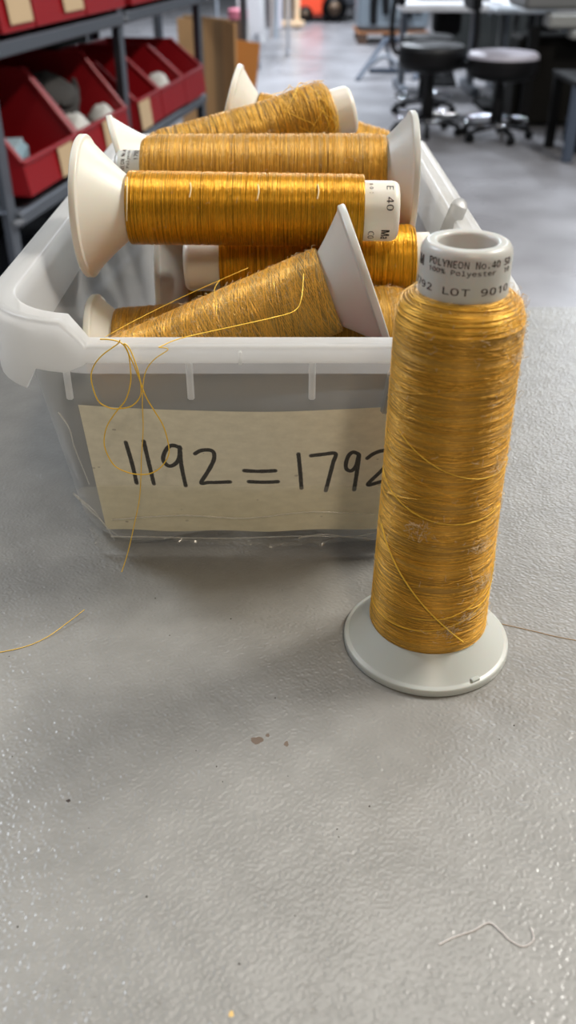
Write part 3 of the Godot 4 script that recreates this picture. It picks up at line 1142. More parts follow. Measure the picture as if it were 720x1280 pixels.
func workshop() -> void:
	# cardboard sheets at the end of the shelving
	var o := thing("cardboard_box", "brown cardboard box with its folded flaps standing past the end of the shelving", "cardboard box", Transform3D(Basis(Vector3.UP, -0.12), Vector3(-0.33, 0, -5.0)))
	var cm := mat(Color(0.78, 0.60, 0.40), 0.85)
	var cm2 := mat(Color(0.78, 0.52, 0.26), 0.85)
	var cm3 := mat(Color(0.66, 0.52, 0.36), 0.85)
	for k in 5:
		var s := MB.new()
		s.box(Vector3(-0.115 + 0.030 * k, 0.345 + 0.008 * (k % 3), -0.04 + 0.03 * k), Vector3(0.012, 0.69 + 0.016 * (k % 2), 0.34), 0.002, Basis(Vector3.UP, 0.9 - 0.06 * k))
		obj("sheet", s, [cm, cm3][k % 2], o)
	var fl := MB.new()
	fl.box(Vector3(0.085, 0.30, 0.05), Vector3(0.155, 0.62, 0.008), 0.002, Basis(Vector3.UP, 0.15) * Basis(Vector3.BACK, -0.13))
	obj("flap", fl, cm2, o)
	var bx_ := MB.new()
	bx_.box(Vector3(-0.03, 0.15, -0.25), Vector3(0.30, 0.30, 0.22), 0.004)
	obj("carton", bx_, cm3, o)
	# rack with hanging strips on the far left of the aisle
	o = thing("hanging_rack", "metal rack hung with pale and coloured strips beside the far aisle", "rack", Transform3D(Basis.IDENTITY, Vector3(-0.30, 0, -10.4)))
	for x in [-0.42, 0.30]:
		var m := MB.new()
		m.tube(PackedVector3Array([Vector3(x, 0.0, 0), Vector3(x, 1.5, 0)]), 0.016, 8)
		m.tube(PackedVector3Array([Vector3(x, 0.02, -0.25), Vector3(x, 0.02, 0.25)]), 0.016, 8)
		obj("upright", m, M.grey, o)
	var rl := MB.new()
	rl.tube(PackedVector3Array([Vector3(-0.45, 1.5, 0), Vector3(0.33, 1.5, 0)]), 0.014, 8)
	obj("rail", rl, M.grey, o)
	var cols := [Color(0.82, 0.80, 0.80), Color(0.55, 0.57, 0.60), Color(0.80, 0.78, 0.76), Color(0.42, 0.50, 0.45), Color(0.62, 0.60, 0.64), Color(0.84, 0.84, 0.84), Color(0.45, 0.42, 0.42), Color(0.74, 0.70, 0.68), Color(0.60, 0.63, 0.66), Color(0.80, 0.78, 0.80)]
	for k in 10:
		var x := -0.20 + 0.048 * k
		var low := 0.16 + 0.07 * sin(k * 2.3)
		var m := MB.new()
		var p := PackedVector3Array()
		for j in 12:
			var t := j / 11.0
			for i in 3:
				p.append(Vector3(x + (i - 1) * 0.020 + 0.012 * sin(t * 9.0 + k), lerpf(1.5, low, t), 0.03 * sin(k * 1.7) + 0.012 * cos(i * PI) + 0.02 * sin(t * 5.0 + k)))
		m.grid(p, 3, 12)
		for q in 12:
			pass
		m.tube(PackedVector3Array([Vector3(x, 1.5, 0.0), Vector3(x + 0.012 * sin(9.0 + k), low, 0.02 * sin(5.0 + k))]), 0.012, 5)
		obj("strip", m, mat(cols[k], 0.8), o)
	o = thing("paper_board", "white board leaning against the hanging rack beside the aisle", "board", Transform3D(Basis(Vector3.UP, 0.2) * Basis(Vector3.BACK, 0.16), Vector3(-0.31, 0.30, -9.0)))
	var wb := MB.new()
	wb.box(Vector3(0.04, 0.14, 0), Vector3(0.13, 0.30, 0.012), 0.003)
	obj("board", wb, M.white, o)
	var lb := MB.new()
	lb.tube(PackedVector3Array([Vector3(0.03, 0.0, -0.01), Vector3(0.01, -0.30, -0.02)]), 0.012, 6)
	obj("stand", lb, M.grey, o)
	o = thing("paint_can", "small pink and red tub standing beyond the cardboard box", "tub", Transform3D(Basis.IDENTITY, Vector3(-0.42, 0.0, -8.6)))
	var pc := MB.new()
	pc.lathe([Vector2(0, 0), Vector2(0.07, 0), Vector2(0.08, 0.44), Vector2(0.0, 0.44)], 24)
	obj("body", pc, mat(Color(0.42, 0.30, 0.22), 0.6), o)
	var pl := MB.new()
	pl.lathe([Vector2(0.082, 0.44), Vector2(0.084, 0.50), Vector2(0.07, 0.515), Vector2(0, 0.515)], 24)
	obj("lid", pl, mat(Color(0.80, 0.45, 0.52), 0.5), o)
	# timber post and pallet by the forklift
	o = thing("timber_frame", "pale timber frame standing at the far left edge of the aisle", "timber frame", Transform3D(Basis.IDENTITY, Vector3(0.06, 0, -13.3)))
	for q in [[Vector3(0.06, 0.5, 0), Vector3(0.07, 1.0, 0.09)], [Vector3(-0.06, 0.5, -0.1), Vector3(0.07, 1.0, 0.09)], [Vector3(0.0, 0.06, 0.1), Vector3(0.30, 0.06, 0.09)]]:
		var m := MB.new()
		m.box(q[0], q[1], 0.005)
		obj("timber", m, mat(Color(0.84, 0.72, 0.58), 0.8), o)
	# forklift
	o = thing("forklift", "orange and dark grey forklift parked at the far end of the aisle", "forklift", Transform3D(Basis.IDENTITY, Vector3(0.5, 0, -14.6)))
	var m1 := MB.new()
	m1.box(Vector3(-0.20, 0.37, 0), Vector3(0.42, 0.60, 0.9), 0.05)
	obj("body", m1, mat(Color(0.86, 0.27, 0.13), 0.5), o)
	m1 = MB.new()
	m1.box(Vector3(0.28, 0.42, -0.05), Vector3(0.60, 0.50, 0.8), 0.05)
	m1.box(Vector3(0.50, 0.12, 0.0), Vector3(0.10, 0.2, 0.6), 0.02)
	obj("chassis", m1, mat(Color(0.16, 0.17, 0.19), 0.5), o)
	for q in [Vector3(0.14, 0.17, 0.42), Vector3(0.14, 0.17, -0.42), Vector3(-0.26, 0.10, 0.40), Vector3(-0.26, 0.10, -0.40)]:
		var w := MB.new()
		var rr: float = q.y
		for k in 1:
			w.tube(PackedVector3Array([q - Vector3(0, 0, 0.06), q - Vector3(0, 0, 0.05), q + Vector3(0, 0, 0.05), q + Vector3(0, 0, 0.06)]), rr, 24)
		var wo := obj("wheel", w, M.black, o)
		var hb := MB.new()
		hb.tube(PackedVector3Array([q + Vector3(0, 0, 0.055), q + Vector3(0, 0, 0.066)]), rr * 0.5, 16)
		obj("hub", hb, mat(Color(0.45, 0.36, 0.28), 0.5), wo)
	for x in [0.55, -0.30]:
		var p := MB.new()
		p.box(Vector3(x, 1.35, 0), Vector3(0.06, 1.4, 0.06), 0.01)
		obj("mast", p, M.dark, o)
	m1 = MB.new()
	m1.box(Vector3(0.12, 2.06, 0), Vector3(0.95, 0.05, 0.8), 0.02)
	obj("roof_guard", m1, M.dark, o)
	# grey tub on a pallet
	o = thing("pallet_tub", "grey plastic tub on a timber pallet, dark cloths hanging over its side", "tub", Transform3D(Basis.IDENTITY, Vector3(1.16, 0, -11.6)))
	var tb := MB.new()
	tb.box(Vector3(0, 0.50, 0), Vector3(0.78, 0.74, 0.70), 0.05)
	tb.box(Vector3(0, 0.86, 0), Vector3(0.84, 0.05, 0.76), 0.02)
	obj("tub", tb, mat(Color(0.46, 0.50, 0.53), 0.5), o)
	for k in 3:
		var s := MB.new()
		s.box(Vector3(0, 0.115, -0.30 + 0.30 * k), Vector3(0.80, 0.022, 0.13), 0.003)
		obj("deck_board", s, mat(Color(0.62, 0.42, 0.28), 0.85), o)
		s = MB.new()
		s.box(Vector3(-0.33 + 0.33 * k, 0.05, 0), Vector3(0.10, 0.10, 0.72), 0.003)
		obj("bearer", s, mat(Color(0.30, 0.22, 0.17), 0.85), o)
	for k in 5:
		var s := MB.new()
		var x := -0.22 + 0.12 * k
		var low := 0.20 + 0.10 * absf(sin(k * 1.9))
		var p := PackedVector3Array()
		for j in 10:
			for i in 7:
				var t := j / 9.0
				p.append(Vector3(x + (i - 3) * 0.018 * (1.0 - 0.3 * t) + 0.01 * sin(t * 6.0 + k), lerpf(0.89, low, t), 0.39 + 0.02 * sin(i * 1.9 + k) + 0.02 * t))
		s.grid(p, 7, 10)
		s.grid(p, 7, 10, true)
		obj("hanging_cloth", s, mat(Color(0.10, 0.10, 0.11) if k != 2 else Color(0.62, 0.66, 0.68), 0.8), o)
	# folding trestle of blue grey steel
	o = thing("trestle", "blue grey steel folding trestle standing on the floor below the grey tub", "trestle", Transform3D(Basis.IDENTITY, Vector3(0.72, 0, -8.5)))
	var bl := mat(Color(0.27, 0.31, 0.37), 0.5, 0.1)
	for q in [[Vector3(-0.14, 0.0, 0.15), Vector3(0.12, 0.27, -0.25)], [Vector3(0.22, 0.0, -0.45), Vector3(0.12, 0.27, -0.25)], [Vector3(0.34, 0.0, 0.15), Vector3(0.54, 0.27, -0.25)], [Vector3(0.66, 0.0, -0.45), Vector3(0.54, 0.27, -0.25)]]:
		var s := MB.new()
		s.bar(q[0], q[1], 0.03, 0.05, 0.004)
		obj("leg", s, bl, o)
	for q in [[Vector3(0.10, 0.27, -0.25), Vector3(0.56, 0.27, -0.25)], [Vector3(-0.03, 0.06, 0.02), Vector3(0.42, 0.06, 0.02)]]:
		var s := MB.new()
		s.bar(q[0], q[1], 0.04, 0.04, 0.004)
		obj("crossbar", s, bl, o)
	var kt := MB.new()
	kt.tube(spline([Vector3(-0.02, 0.10, 0.0), Vector3(0.10, 0.17, 0.0), Vector3(0.22, 0.10, 0.0), Vector3(0.34, 0.06, 0.0)]), 0.018, 7)
	obj("brace", kt, M.grey, o)
	# stools
	stool("black swivel stool in front of the white sewing table", Vector3(0.855, 0, -5.98), 0.197, 0.50, M.black, mat(Color(0.05, 0.05, 0.055), 0.5), -2.72)
	stool("swivel stool with a pale grey seat top beside the black stool", Vector3(1.245, 0, -5.80), 0.208, 0.475, M.black, mat(Color(0.66, 0.64, 0.67), 0.45), 0.0)
	stool("black swivel stool pushed back behind the black stool, only its back edge showing", Vector3(0.93, 0, -6.75), 0.18, 0.48, M.black, M.black, 0.34)
	# white sewing tables
	for q in [[Vector3(1.15, 0, -7.75), 0.66, "white topped sewing table behind the black stool"], [Vector3(1.88, 0, -7.75), 0.60, "white topped sewing table behind the grey topped stool"]]:
		o = thing("sewing_table", q[2], "table", Transform3D(Basis.IDENTITY, q[0]), "sewing tables")
		var tt := MB.new()
		tt.box(Vector3(0, 0.595, 0), Vector3(q[1], 0.05, 0.75), 0.008)
		obj("table_top", tt, M.white, o)
		for s in [-1.0, 1.0]:
			var lg := MB.new()
			lg.box(Vector3(s * (q[1] / 2.0 - 0.06), 0.29, 0), Vector3(0.05, 0.56, 0.10), 0.005)
			lg.box(Vector3(s * (q[1] / 2.0 - 0.06), 0.03, 0), Vector3(0.06, 0.06, 0.62), 0.006)
			obj("leg", lg, M.steel, o)
		var cr := MB.new()
		cr.box(Vector3(0, 0.22, -0.12), Vector3(q[1] - 0.12, 0.05, 0.04), 0.005)
		obj("crossbar", cr, M.steel, o)
		var mt := MB.new()
		mt.box(Vector3(0.06, 0.48, -0.05), Vector3(0.20, 0.18, 0.22), 0.03)
		obj("motor", mt, M.dark, o)
		var pd := MB.new()
		pd.box(Vector3(0.0, 0.10, 0.10), Vector3(0.28, 0.02, 0.24), 0.006, Basis(Vector3.RIGHT, 0.3))
		obj("treadle", pd, M.dark, o)
		# the machine head on the table
		var hd := MB.new()
		hd.box(Vector3(0.0, 0.65, -0.08), Vector3(0.42, 0.06, 0.17), 0.02)
		hd.box(Vector3(0.15, 0.77, -0.08), Vector3(0.11, 0.24, 0.15), 0.02)
		hd.box(Vector3(-0.02, 0.87, -0.08), Vector3(0.42, 0.09, 0.13), 0.02)
		hd.box(Vector3(-0.18, 0.80, -0.08), Vector3(0.08, 0.14, 0.12), 0.015)
		var hx := obj("machine_head", hd, mat(Color(0.80, 0.81, 0.80), 0.35), o)
		var wh := MB.new()
		wh.tube(PackedVector3Array([Vector3(0.18, 0.84, -0.08), Vector3(0.25, 0.84, -0.08)]), 0.06, 20)
		obj("handwheel", wh, M.dark, hx)
	# dark cabinets behind the tables
	o = thing("metal_cabinet", "dark green grey metal cabinet standing behind the sewing tables", "cabinet", Transform3D(Basis.IDENTITY, Vector3(2.25, 0, -9.3)))
	var cb := MB.new()
	cb.box(Vector3(0, 0.47, 0), Vector3(1.7, 0.90, 0.45), 0.01)
	obj("body", cb, mat(Color(0.12, 0.13, 0.13), 0.7), o)
	for k in 4:
		var dr := MB.new()
		dr.box(Vector3(-0.63 + 0.42 * k, 0.47, 0.228), Vector3(0.405, 0.84, 0.012), 0.003)
		var dd := obj("door", dr, mat(Color(0.15, 0.165, 0.16), 0.7), o)
		var hd := MB.new()
		hd.box(Vector3(-0.47 + 0.42 * k, 0.50, 0.240), Vector3(0.015, 0.12, 0.02), 0.003)
		obj("handle", hd, M.grey, dd)
	# machine stand with dark body at the right
	o = thing("machine_stand", "grey machine stand with a pale tray top and dark legs behind the grey topped stool", "machine stand", Transform3D(Basis.IDENTITY, Vector3(1.60, 0, -6.95)))
	var a1 := MB.new()
	a1.box(Vector3(-0.02, 0.615, 0), Vector3(0.40, 0.035, 0.32), 0.01)
	obj("tray", a1, mat(Color(0.72, 0.74, 0.76), 0.3), o)
	for x in [-0.14, -0.05, 0.10]:
		var s := MB.new()
		s.box(Vector3(x, 0.31, 0), Vector3(0.035, 0.62, 0.05), 0.005)
		obj("column", s, mat(Color(0.30, 0.31, 0.31), 0.5), o)
	a1 = MB.new()
	a1.box(Vector3(0.0, 0.02, 0), Vector3(0.5, 0.04, 0.4), 0.006)
	obj("base_plate", a1, M.dark, o)
	o = thing("embroidery_machine", "large dark machine with a pale grey beam and dark body underneath at the right edge", "machine", Transform3D(Basis.IDENTITY, Vector3(2.00, 0, -6.25)))
	a1 = MB.new()
	a1.box(Vector3(0.10, 0.615, 0.20), Vector3(1.15, 0.08, 0.16), 0.015)
	a1.box(Vector3(0.16, 0.545, 0.25), Vector3(1.0, 0.045, 0.12), 0.01)
	obj("beam", a1, mat(Color(0.55, 0.55, 0.53), 0.4), o)
	a1 = MB.new()
	a1.box(Vector3(-0.02, 0.27, -0.05), Vector3(1.14, 0.50, 0.28), 0.02)
	obj("body", a1, mat(Color(0.10, 0.095, 0.085), 0.8, 0.0, 0.2), o)
	a1 = MB.new()
	a1.box(Vector3(-0.02, 0.72, 0.0), Vector3(1.2, 0.10, 0.5), 0.02)
	obj("bed", a1, mat(Color(0.42, 0.42, 0.41), 0.4), o)
	for k in 5:
		var hd := MB.new()
		hd.box(Vector3(-0.45 + 0.22 * k, 0.92, 0.05), Vector3(0.09, 0.30, 0.20), 0.015)
		obj("needle_head", hd, mat(Color(0.70, 0.70, 0.68), 0.4), o)
	for x in [-0.52, 0.52]:
		var s := MB.new()
		s.box(Vector3(x, 0.29, 0.15), Vector3(0.06, 0.58, 0.06), 0.006)
		obj("leg", s, M.dark, o)
	# low bench with a blue grey leg in front of it
	o = thing("low_bench", "low dark bench with blue grey steel leg at the right edge of the aisle floor", "bench", Transform3D(Basis.IDENTITY, Vector3(2.02, 0, -5.35)))
	a1 = MB.new()
	a1.box(Vector3(0.0, 0.39, 0), Vector3(1.06, 0.03, 0.50), 0.005)
	obj("bench_top", a1, M.dark, o)
	for q in [Vector3(-0.505, 0.19, 0.20), Vector3(0.505, 0.19, 0.20), Vector3(-0.505, 0.19, -0.20), Vector3(0.505, 0.19, -0.20)]:
		var s := MB.new()
		s.box(q, Vector3(0.05, 0.38, 0.05), 0.005)
		obj("leg", s, bl if q.z > 0.0 else M.dark, o)
	a1 = MB.new()
	a1.box(Vector3(0.0, 0.10, -0.1), Vector3(0.86, 0.16, 0.26), 0.02)
	obj("toolbox_shelf", a1, M.dark, o)


func spools() -> void:
	var g := "spools lying in the plastic bin"
	var V := func(x: float, h: float, z: float) -> Vector3: return Vector3(x, T + h, z)
	# the standing spool
	var full := [Vector2(0.0240, 0.0135), Vector2(0.0238, 0.017), Vector2(0.0234, 0.03), Vector2(0.0224, 0.08), Vector2(0.0220, 0.125), Vector2(0.0219, 0.1405), Vector2(0.0215, 0.1455), Vector2(0.0200, 0.1500), Vector2(0.0158, 0.1535)]
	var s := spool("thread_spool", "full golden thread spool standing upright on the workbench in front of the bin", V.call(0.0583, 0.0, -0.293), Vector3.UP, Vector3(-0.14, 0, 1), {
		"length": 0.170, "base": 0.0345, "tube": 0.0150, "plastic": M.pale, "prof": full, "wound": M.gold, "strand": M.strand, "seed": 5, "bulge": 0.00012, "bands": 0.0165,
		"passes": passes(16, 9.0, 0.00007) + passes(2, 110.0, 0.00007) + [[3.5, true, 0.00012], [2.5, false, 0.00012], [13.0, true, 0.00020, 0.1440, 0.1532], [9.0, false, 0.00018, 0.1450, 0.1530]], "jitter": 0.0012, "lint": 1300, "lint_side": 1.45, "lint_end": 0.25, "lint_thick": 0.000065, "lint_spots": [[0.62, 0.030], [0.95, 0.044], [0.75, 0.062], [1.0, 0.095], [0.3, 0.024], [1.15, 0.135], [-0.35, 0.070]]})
	var P: Material = M.print_dark
	wrap_text(s, "POLYNEON No.40 50", 0.0150, 0.1650, 0.10, 0.0022, 0.0300, P)
	wrap_text(s, "100% Polyester  10", 0.0150, 0.1622, 0.10, 0.0021, 0.0300, P)
	wrap_text(s, "1792 LOT 9010", 0.0150, 0.1562, -0.20, 0.0023, 0.0405, P)
	wrap_text(s, "M", 0.0150, 0.1630, -1.25, 0.0034, 0.0036, P, true, "Droid Sans")
	var tab := MB.new()
	tab.box(Vector3(0.0326 * sin(0.65), 0.0043, 0.0326 * cos(0.65)), Vector3(0.0040, 0.0012, 0.0020), 0.0003, Basis(Vector3.UP, 0.65))
	obj("rim_tab", tab, M.pale, s)
	# loose strands that cross it
	var ls := MB.new()
	var p := PackedVector3Array()
	for k in 40:
		var t := k / 39.0
		var yy := 0.064 - 0.046 * t
		var a := -1.15 + 1.75 * t
		var rr := radius_at(full, yy) + 0.0008
		p.append(Vector3(rr * sin(a), yy, rr * cos(a)))
	ls.tube(p, 0.00026, 6)
	obj("loose_strand", ls, M.filament, s)
	for q in [[0.107, 0.092, -0.9, 1.5], [0.086, 0.076, -1.4, 1.2], [0.030, 0.052, -0.3, 1.7], [0.024, 0.040, -1.3, 1.6], [0.034, 0.047, 0.6, 1.6]]:
		var m := MB.new()
		p = PackedVector3Array()
		for k in 28:
			var t := k / 27.0
			var yy: float = lerpf(q[0], q[1], t) - 0.006 * sin(PI * t)
			var a := lerpf(q[2], q[3], t)
			var rr := radius_at(full, yy) + 0.0005
			p.append(Vector3(rr * sin(a), yy, rr * cos(a)))
		m.tube(p, 0.00015, 5)
		obj("loose_strand", m, M.filament, s)
	# 1: nearly empty shiny spool lying across the top
	var face := Vector3(0, 0.245, 0.97)
	s = spool("thread_spool", "shiny deep gold spool with ivory flange lying across the pile, tube end printed 40", V.call(-0.1043, 0.135, -0.4731), Vector3(0.9998, -0.0075, 0.0197), face, {
		"length": 0.1604, "base": 0.0348, "plastic": M.ivory, "prof": [Vector2(0.0176, 0.0236), Vector2(0.0177, 0.03), Vector2(0.0175, 0.138), Vector2(0.0172, 0.1425)], "wound": M.gold_bright, "strand": M.strand_bright, "seed": 8,
		"passes": passes(3, 140.0, 0.00008) + passes(4, 22.0, 0.00009), "jitter": 0.0008, "lint": 60}, g)
	wrap_text(s, "E 40", 0.0147, 0.1535, -0.48, 0.0034, 0.0135, M.print_black)
	wrap_text(s, "Ma", 0.0147, 0.1515, 0.90, 0.0042, 0.0070, M.print_black, true, "Droid Sans")
	wrap_text(s, "o o :", 0.0147, 0.1450, -0.85, 0.0018, 0.0070, M.print_dark)
	wrap_text(s, "CO", 0.0147, 0.1450, 0.92, 0.0030, 0.0060, M.print_dark)
	for a in [[0.0245, -0.95, 0.35], [0.0560, -0.75, -0.30], [0.0895, -0.72, -0.28], [0.1190, -0.74, -0.30]]:
		var fl := MB.new()
		p = PackedVector3Array()
		for k in 9:
			var t := k / 8.0
			var an := lerpf(a[1], a[2], t)
			p.append(Vector3(0.0179 * sin(an), a[0] + 0.0006 * sin(PI * t), 0.0179 * cos(an)))
		fl.tube(p, 0.00036, 5)
		obj("pale_stitch", fl, mat(Color(0.95, 0.86, 0.66), 0.5), s)
	# 2: pale gold spool behind it, flange at the right
	s = spool("thread_spool", "matte gold spool lying second from the front on the pile, grey flange towards the stools", V.call(0.071, 0.1357, -0.5365), Vector3(-1, 0, 0.0), Vector3(0, 0.25, 0.97), {
		"length": 0.1685, "base": 0.0352, "plastic": M.pale, "prof": [Vector2(0.0226, 0.0165), Vector2(0.0233, 0.03), Vector2(0.0228, 0.145), Vector2(0.0218, 0.1505), Vector2(0.0195, 0.1530)], "wound": M.gold, "strand": M.strand, "seed": 12, "bands": 0.019,
		"passes": passes(8, 24.0, 0.00008) + passes(2, 90.0, 0.00008), "jitter": 0.0010, "lint": 380, "lint_side": 0.9}, g)
	wrap_text(s, "POLYNEON No.40 50", 0.0147, 0.1620, 0.75, 0.0022, 0.0300, P)
	wrap_text(s, "100% Polyester  10", 0.0147, 0.1590, 0.75, 0.0021, 0.0300, P)
	wrap_text(s, "1792", 0.0147, 0.1548, 0.95, 0.0022, 0.0090, P)
	# 3: messy spool rising to the right
	s = spool("thread_spool", "messy fuzzy gold spool tilted upward behind the matte one, white flange beside the red bins", V.call(-0.103, 0.1259, -0.5897), Vector3(0.9576, 0.2222, -0.1833), Vector3(0, 0.25, 0.97), {
		"length": 0.150, "base": 0.0347, "plastic": M.ivory, "prof": [Vector2(0.0180, 0.0225), Vector2(0.0190, 0.03), Vector2(0.0185, 0.10), Vector2(0.0205, 0.122), Vector2(0.0200, 0.1335), Vector2(0.0165, 0.1365)], "wound": M.gold_dull, "strand": M.strand, "seed": 21, "bulge": 0.0004,
		"passes": passes(18, 17.0, 0.00014), "jitter": 0.0030, "lint": 500, "lint_side": -1.0, "lint_end": 0.5}, g)
	var ms := MB.new()
	var r := RandomNumberGenerator.new()
	r.seed = 77
	for k in 60:
		var a0 := r.randf() * TAU
		var y0 := lerpf(0.108, 0.134, r.randf())
		p = PackedVector3Array()
		for i in 9:
			var t := i / 8.0
			var a := a0 + t * (0.9 + r.randf() * 0.1)
			var yy := clampf(y0 + (t - 0.5) * 0.024 * sin(k * 1.7), 0.10, 0.136)
			var rr := 0.0206 + 0.0035 * sin(PI * t) * absf(sin(k * 2.9))
			p.append(Vector3(rr * sin(a), yy, rr * cos(a)))
		ms.tube(p, 0.00016, 4)
	var tang := obj("tangled_thread", ms, M.filament, s)
	tang.set_meta("kind", "stuff")
	# 4: behind that, only a flange tip shows
	spool("thread_spool", "spool at the back of the pile, pale flange tip showing before the cardboard", V.call(-0.0419, 0.1463, -0.6683), Vector3(0.965, -0.24, 0.06), Vector3(0, 0.25, 0.97), {
		"length": 0.128, "base": 0.0345, "plastic": M.ivory, "prof": [Vector2(0.0212, 0.0185), Vector2(0.0215, 0.03), Vector2(0.0195, 0.11), Vector2(0.017, 0.114)], "wound": M.gold, "strand": M.strand, "seed": 31,
		"passes": passes(8, 20.0, 0.00014), "jitter": 0.001, "lint": 80}, g)
	# 5: cross wound spool at the front, flange up to the right
	var dir5 := Vector3(-0.935, -0.345, 0.050).normalized()
	s = spool("thread_spool", "cross wound dull gold spool at the front, thread trailing over the rim", V.call(0.0384, 0.1156, -0.4235), dir5, Vector3(0, 0.45, 0.9), {
		"length": 0.145, "base": 0.0350, "plastic": M.pale, "prof": [Vector2(0.0205, 0.0195), Vector2(0.0208, 0.024), Vector2(0.0150, 0.141), Vector2(0.0149, 0.142)], "wound": M.gold_dull, "strand": M.strand_dull, "seed": 41, "bulge": 0.0,
		"passes": passes(60, 4.8, 0.00011) + passes(44, 5.6, 0.00011), "jitter": 0.0005, "lint": 900, "lint_side": 0.7}, g)
	trailing_threads(s)
	# 6: full spool low at the left
	spool("thread_spool", "full gold spool low in the bin under the cross wound one, white flange showing", V.call(-0.1022, 0.0585, -0.4560), (V.call(0.0654, 0.0720, -0.4560) - V.call(-0.1022, 0.0585, -0.4560)), Vector3(0, 0.4, 0.9), {
		"length": 0.180, "base": 0.0345, "plastic": M.ivory, "prof": [Vector2(0.0262, 0.0125), Vector2(0.0264, 0.018), Vector2(0.0262, 0.130), Vector2(0.0272, 0.156), Vector2(0.025, 0.165), Vector2(0.018, 0.168)], "wound": M.gold, "strand": M.strand, "seed": 51, "bands": 0.0165,
		"passes": passes(10, 14.0, 0.00009) + passes(6, 8.0, 0.00012), "jitter": 0.001, "lint": 420, "lint_side": -0.8, "lint_end": 0.4}, g)
	# 8: straight tube under the shiny spool
	spool("thread_spool", "flangeless gold spool under the shiny one, blank cream tube end showing", V.call(0.0770, 0.1020, -0.4918), Vector3(-0.9995, -0.0157, 0.0), Vector3(0, 0.3, 0.95), {
		"length": 0.1335, "flange": false, "plastic": M.ivory, "prof": [Vector2(0.0172, 0.0080), Vector2(0.0186, 0.0105), Vector2(0.0180, 0.05), Vector2(0.0168, 0.110), Vector2(0.0160, 0.1140)], "wound": M.gold_bright, "strand": M.strand_bright, "seed": 61,
		"passes": passes(4, 80.0, 0.00011) + passes(5, 18.0, 0.00013), "jitter": 0.001, "lint": 60}, g)
	# 9: in the dark behind it
	spool("thread_spool", "shadowed dark gold spool behind the flangeless one, edge of a grey flange showing", V.call(-0.0775, 0.0820, -0.5300), Vector3(0.9981, -0.0244, -0.0574), Vector3(0, 0.3, 0.95), {
		"length": 0.160, "base": 0.0345, "plastic": M.pale, "prof": [Vector2(0.0205, 0.0185), Vector2(0.0208, 0.03), Vector2(0.0200, 0.14), Vector2(0.017, 0.144)], "wound": M.gold, "strand": M.strand, "seed": 71,
		"passes": passes(6, 20.0, 0.00014), "jitter": 0.001}, g)
	# a bent strip of clear plastic between the spools and the bin wall
	var stp := MB.new()
	var prf := [Vector2(0.0, 0.0)]
	for k in 7:
		var a := PI / 2.0 * k / 6.0
		prf.append(Vector2(sin(a), 0.0045 * (1.0 - cos(a))))
	for k in 7:
		var a := PI / 2.0 * k / 6.0
		prf.append(Vector2(cos(a), 0.0455 + 0.0045 * sin(a)))
	stp.lathe(prf, 24)
	var sy := Vector3(0.0185, 0.0470, -0.0100).normalized()
	var sz := (Vector3(0.1, 0.2, 1.0) - sy * sy.dot(Vector3(0.1, 0.2, 1.0))).normalized()
	var sb := Basis(sy.cross(sz), sy, sz)
	for k in stp.v.size():
		stp.v[k] = Vector3(0.0745, T + 0.084, -0.488) + sb * (stp.v[k] * Vector3(0.0048, 1.08, 0.0012))
		stp.n[k] = (sb * (stp.n[k] * Vector3(0.3, 0.3, 1.0))).normalized()
	tag(obj("plastic_strip", stp, M.pp), "frosted plastic strip poking up between the pile of spools and the bin wall", "plastic strip")


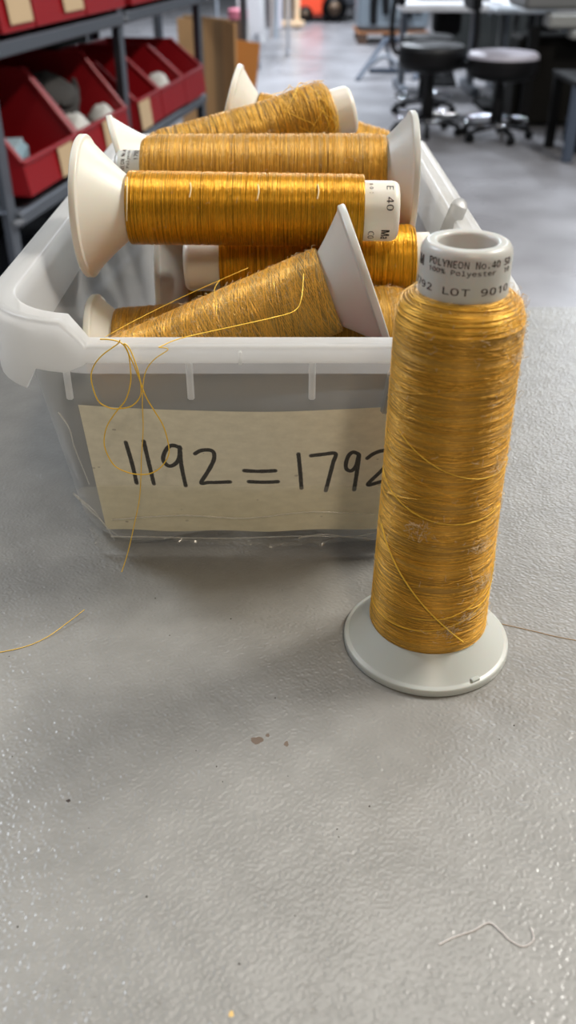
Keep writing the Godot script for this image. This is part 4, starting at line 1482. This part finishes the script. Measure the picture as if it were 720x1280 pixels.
# the cross wound spool's loose end: over the rim in two loops, then down to the bench
func trailing_threads(s: Node3D) -> void:
	var a := spline([Vector3(0.0070, T + 0.1245, -0.3985), Vector3(0.0060, T + 0.1170, -0.3880), Vector3(0.0030, T + 0.1130, -0.3830), Vector3(-0.0060, T + 0.1140, -0.3720), Vector3(-0.0230, T + 0.1145, -0.3600), Vector3(-0.0440, T + 0.1140, -0.3480), Vector3(-0.0520, T + 0.1128, -0.3415)], 8)
	var m := MB.new()
	for q in [[-0.0482, 0.1127, -0.3395], [-0.0544, 0.1082, -0.3395], [-0.0585, 0.1019, -0.3395], [-0.0605, 0.0904, -0.3395], [-0.0613, 0.0773, -0.3395], [-0.0632, 0.0638, -0.3395], [-0.0646, 0.0517, -0.3395], [-0.0659, 0.0423, -0.3380], [-0.0688, 0.0309, -0.3360], [-0.0725, 0.0176, -0.3330], [-0.0756, 0.0093, -0.3290]]:
		a.append(Vector3(q[0], T + q[1], q[2]))
	m.tube(smooth(a), 0.00021, 6)
	obj_at_room("trailing_end", m, M.filament, s)
	# two loops that hang in front of the rim and the label
	var l := PackedVector3Array()
	for q in [[-0.0672, 0.1166, -0.3400], [-0.0684, 0.1149, -0.3400], [-0.0750, 0.1101, -0.3400], [-0.0791, 0.1052, -0.3400], [-0.0808, 0.0992, -0.3400], [-0.0792, 0.0901, -0.3400], [-0.0753, 0.0868, -0.3400], [-0.0713, 0.0861, -0.3400], [-0.0651, 0.0875, -0.3400], [-0.0610, 0.0927, -0.3400], [-0.0609, 0.1009, -0.3400], [-0.0627, 0.1097, -0.3400], [-0.0643, 0.1138, -0.3400], [-0.0658, 0.1149, -0.3400], [-0.0645, 0.1114, -0.3400], [-0.0642, 0.1045, -0.3400], [-0.0649, 0.0974, -0.3400], [-0.0676, 0.0901, -0.3400], [-0.0721, 0.0846, -0.3400], [-0.0765, 0.0782, -0.3400], [-0.0786, 0.0713, -0.3400], [-0.0783, 0.0654, -0.3400], [-0.0755, 0.0587, -0.3400], [-0.0706, 0.0555, -0.3400], [-0.0658, 0.0543, -0.3400], [-0.0602, 0.0547, -0.3400], [-0.0550, 0.0583, -0.3400], [-0.0514, 0.0647, -0.3400], [-0.0516, 0.0721, -0.3400], [-0.0531, 0.0789, -0.3400], [-0.0563, 0.0857, -0.3400], [-0.0591, 0.0920, -0.3400], [-0.0613, 0.1009, -0.3400], [-0.0640, 0.1097, -0.3400], [-0.0664, 0.1149, -0.3400], [-0.0704, 0.1166, -0.3400], [-0.0752, 0.1169, -0.3400]]:
		l.append(Vector3(q[0], T + q[1], q[2]))
	m = MB.new()
	m.tube(smooth(l), 0.00028, 6)
	obj_at_room("thread_loop", m, M.filament, s)
	# strands that lift off the wound body
	for st in [[[-0.0328, 0.1129, -0.4250], [-0.0348, 0.1116, -0.4150], [-0.0329, 0.1092, -0.4020], [-0.0331, 0.1056, -0.3960]], [[-0.0823, 0.1036, -0.3720], [-0.0746, 0.1002, -0.4000], [-0.0540, 0.1047, -0.4200], [-0.0312, 0.1120, -0.4300], [-0.0198, 0.1140, -0.4400]]]:
		var pp := PackedVector3Array()
		for q in st:
			pp.append(Vector3(q[0], T + q[1], q[2]))
		m = MB.new()
		m.tube(smooth(pp), 0.00014, 5)
		obj_at_room("loose_strand", m, M.filament, s)


func smooth(p: PackedVector3Array) -> PackedVector3Array:
	var a := []
	for q in p:
		a.append(q)
	return spline(a, 5)


func loose_bits() -> void:
	# the thread end lying on the bench, left of the bin
	var m := MB.new()
	m.tube(spline([Vector3(-0.1530, T + 0.0003, -0.2770), Vector3(-0.1280, T + 0.0003, -0.2830), Vector3(-0.1120, T + 0.0003, -0.2880), Vector3(-0.1030, T + 0.0004, -0.2945), Vector3(-0.0960, T + 0.0012, -0.3030), Vector3(-0.0900, T + 0.002, -0.311)], 10), 0.00016, 5)
	tag(obj("thread_end", m, M.filament), "end of gold thread lying on the bench by the picture edge, left of the bin", "thread")
	m = MB.new()
	m.tube(spline([Vector3(0.0450, T + 0.0002, -0.1556), Vector3(0.0500, T + 0.0002, -0.1580), Vector3(0.0560, T + 0.0003, -0.1600), Vector3(0.0610, T + 0.0003, -0.1625), Vector3(0.0640, T + 0.0004, -0.1600), Vector3(0.0665, T + 0.0003, -0.1568), Vector3(0.0700, T + 0.0002, -0.1550), Vector3(0.0735, T + 0.0002, -0.1572), Vector3(0.0735, T + 0.0003, -0.1610)], 8), 0.00022, 5)
	tag(obj("lint_thread", m, mat(Color(0.83, 0.80, 0.78), 0.8)), "short curled white lint thread lying on the front of the bench", "lint")
	m = MB.new()
	m.tube(spline([Vector3(0.0930, T + 0.0002, -0.3035), Vector3(0.1050, T + 0.0002, -0.2990), Vector3(0.1180, T + 0.0002, -0.2940), Vector3(0.1400, T + 0.0002, -0.2880)], 8), 0.00014, 5)
	tag(obj("thread_end", m, mat(Color(0.72, 0.58, 0.40), 0.6)), "fine tan thread lying on the bench to the right of the standing spool", "thread")
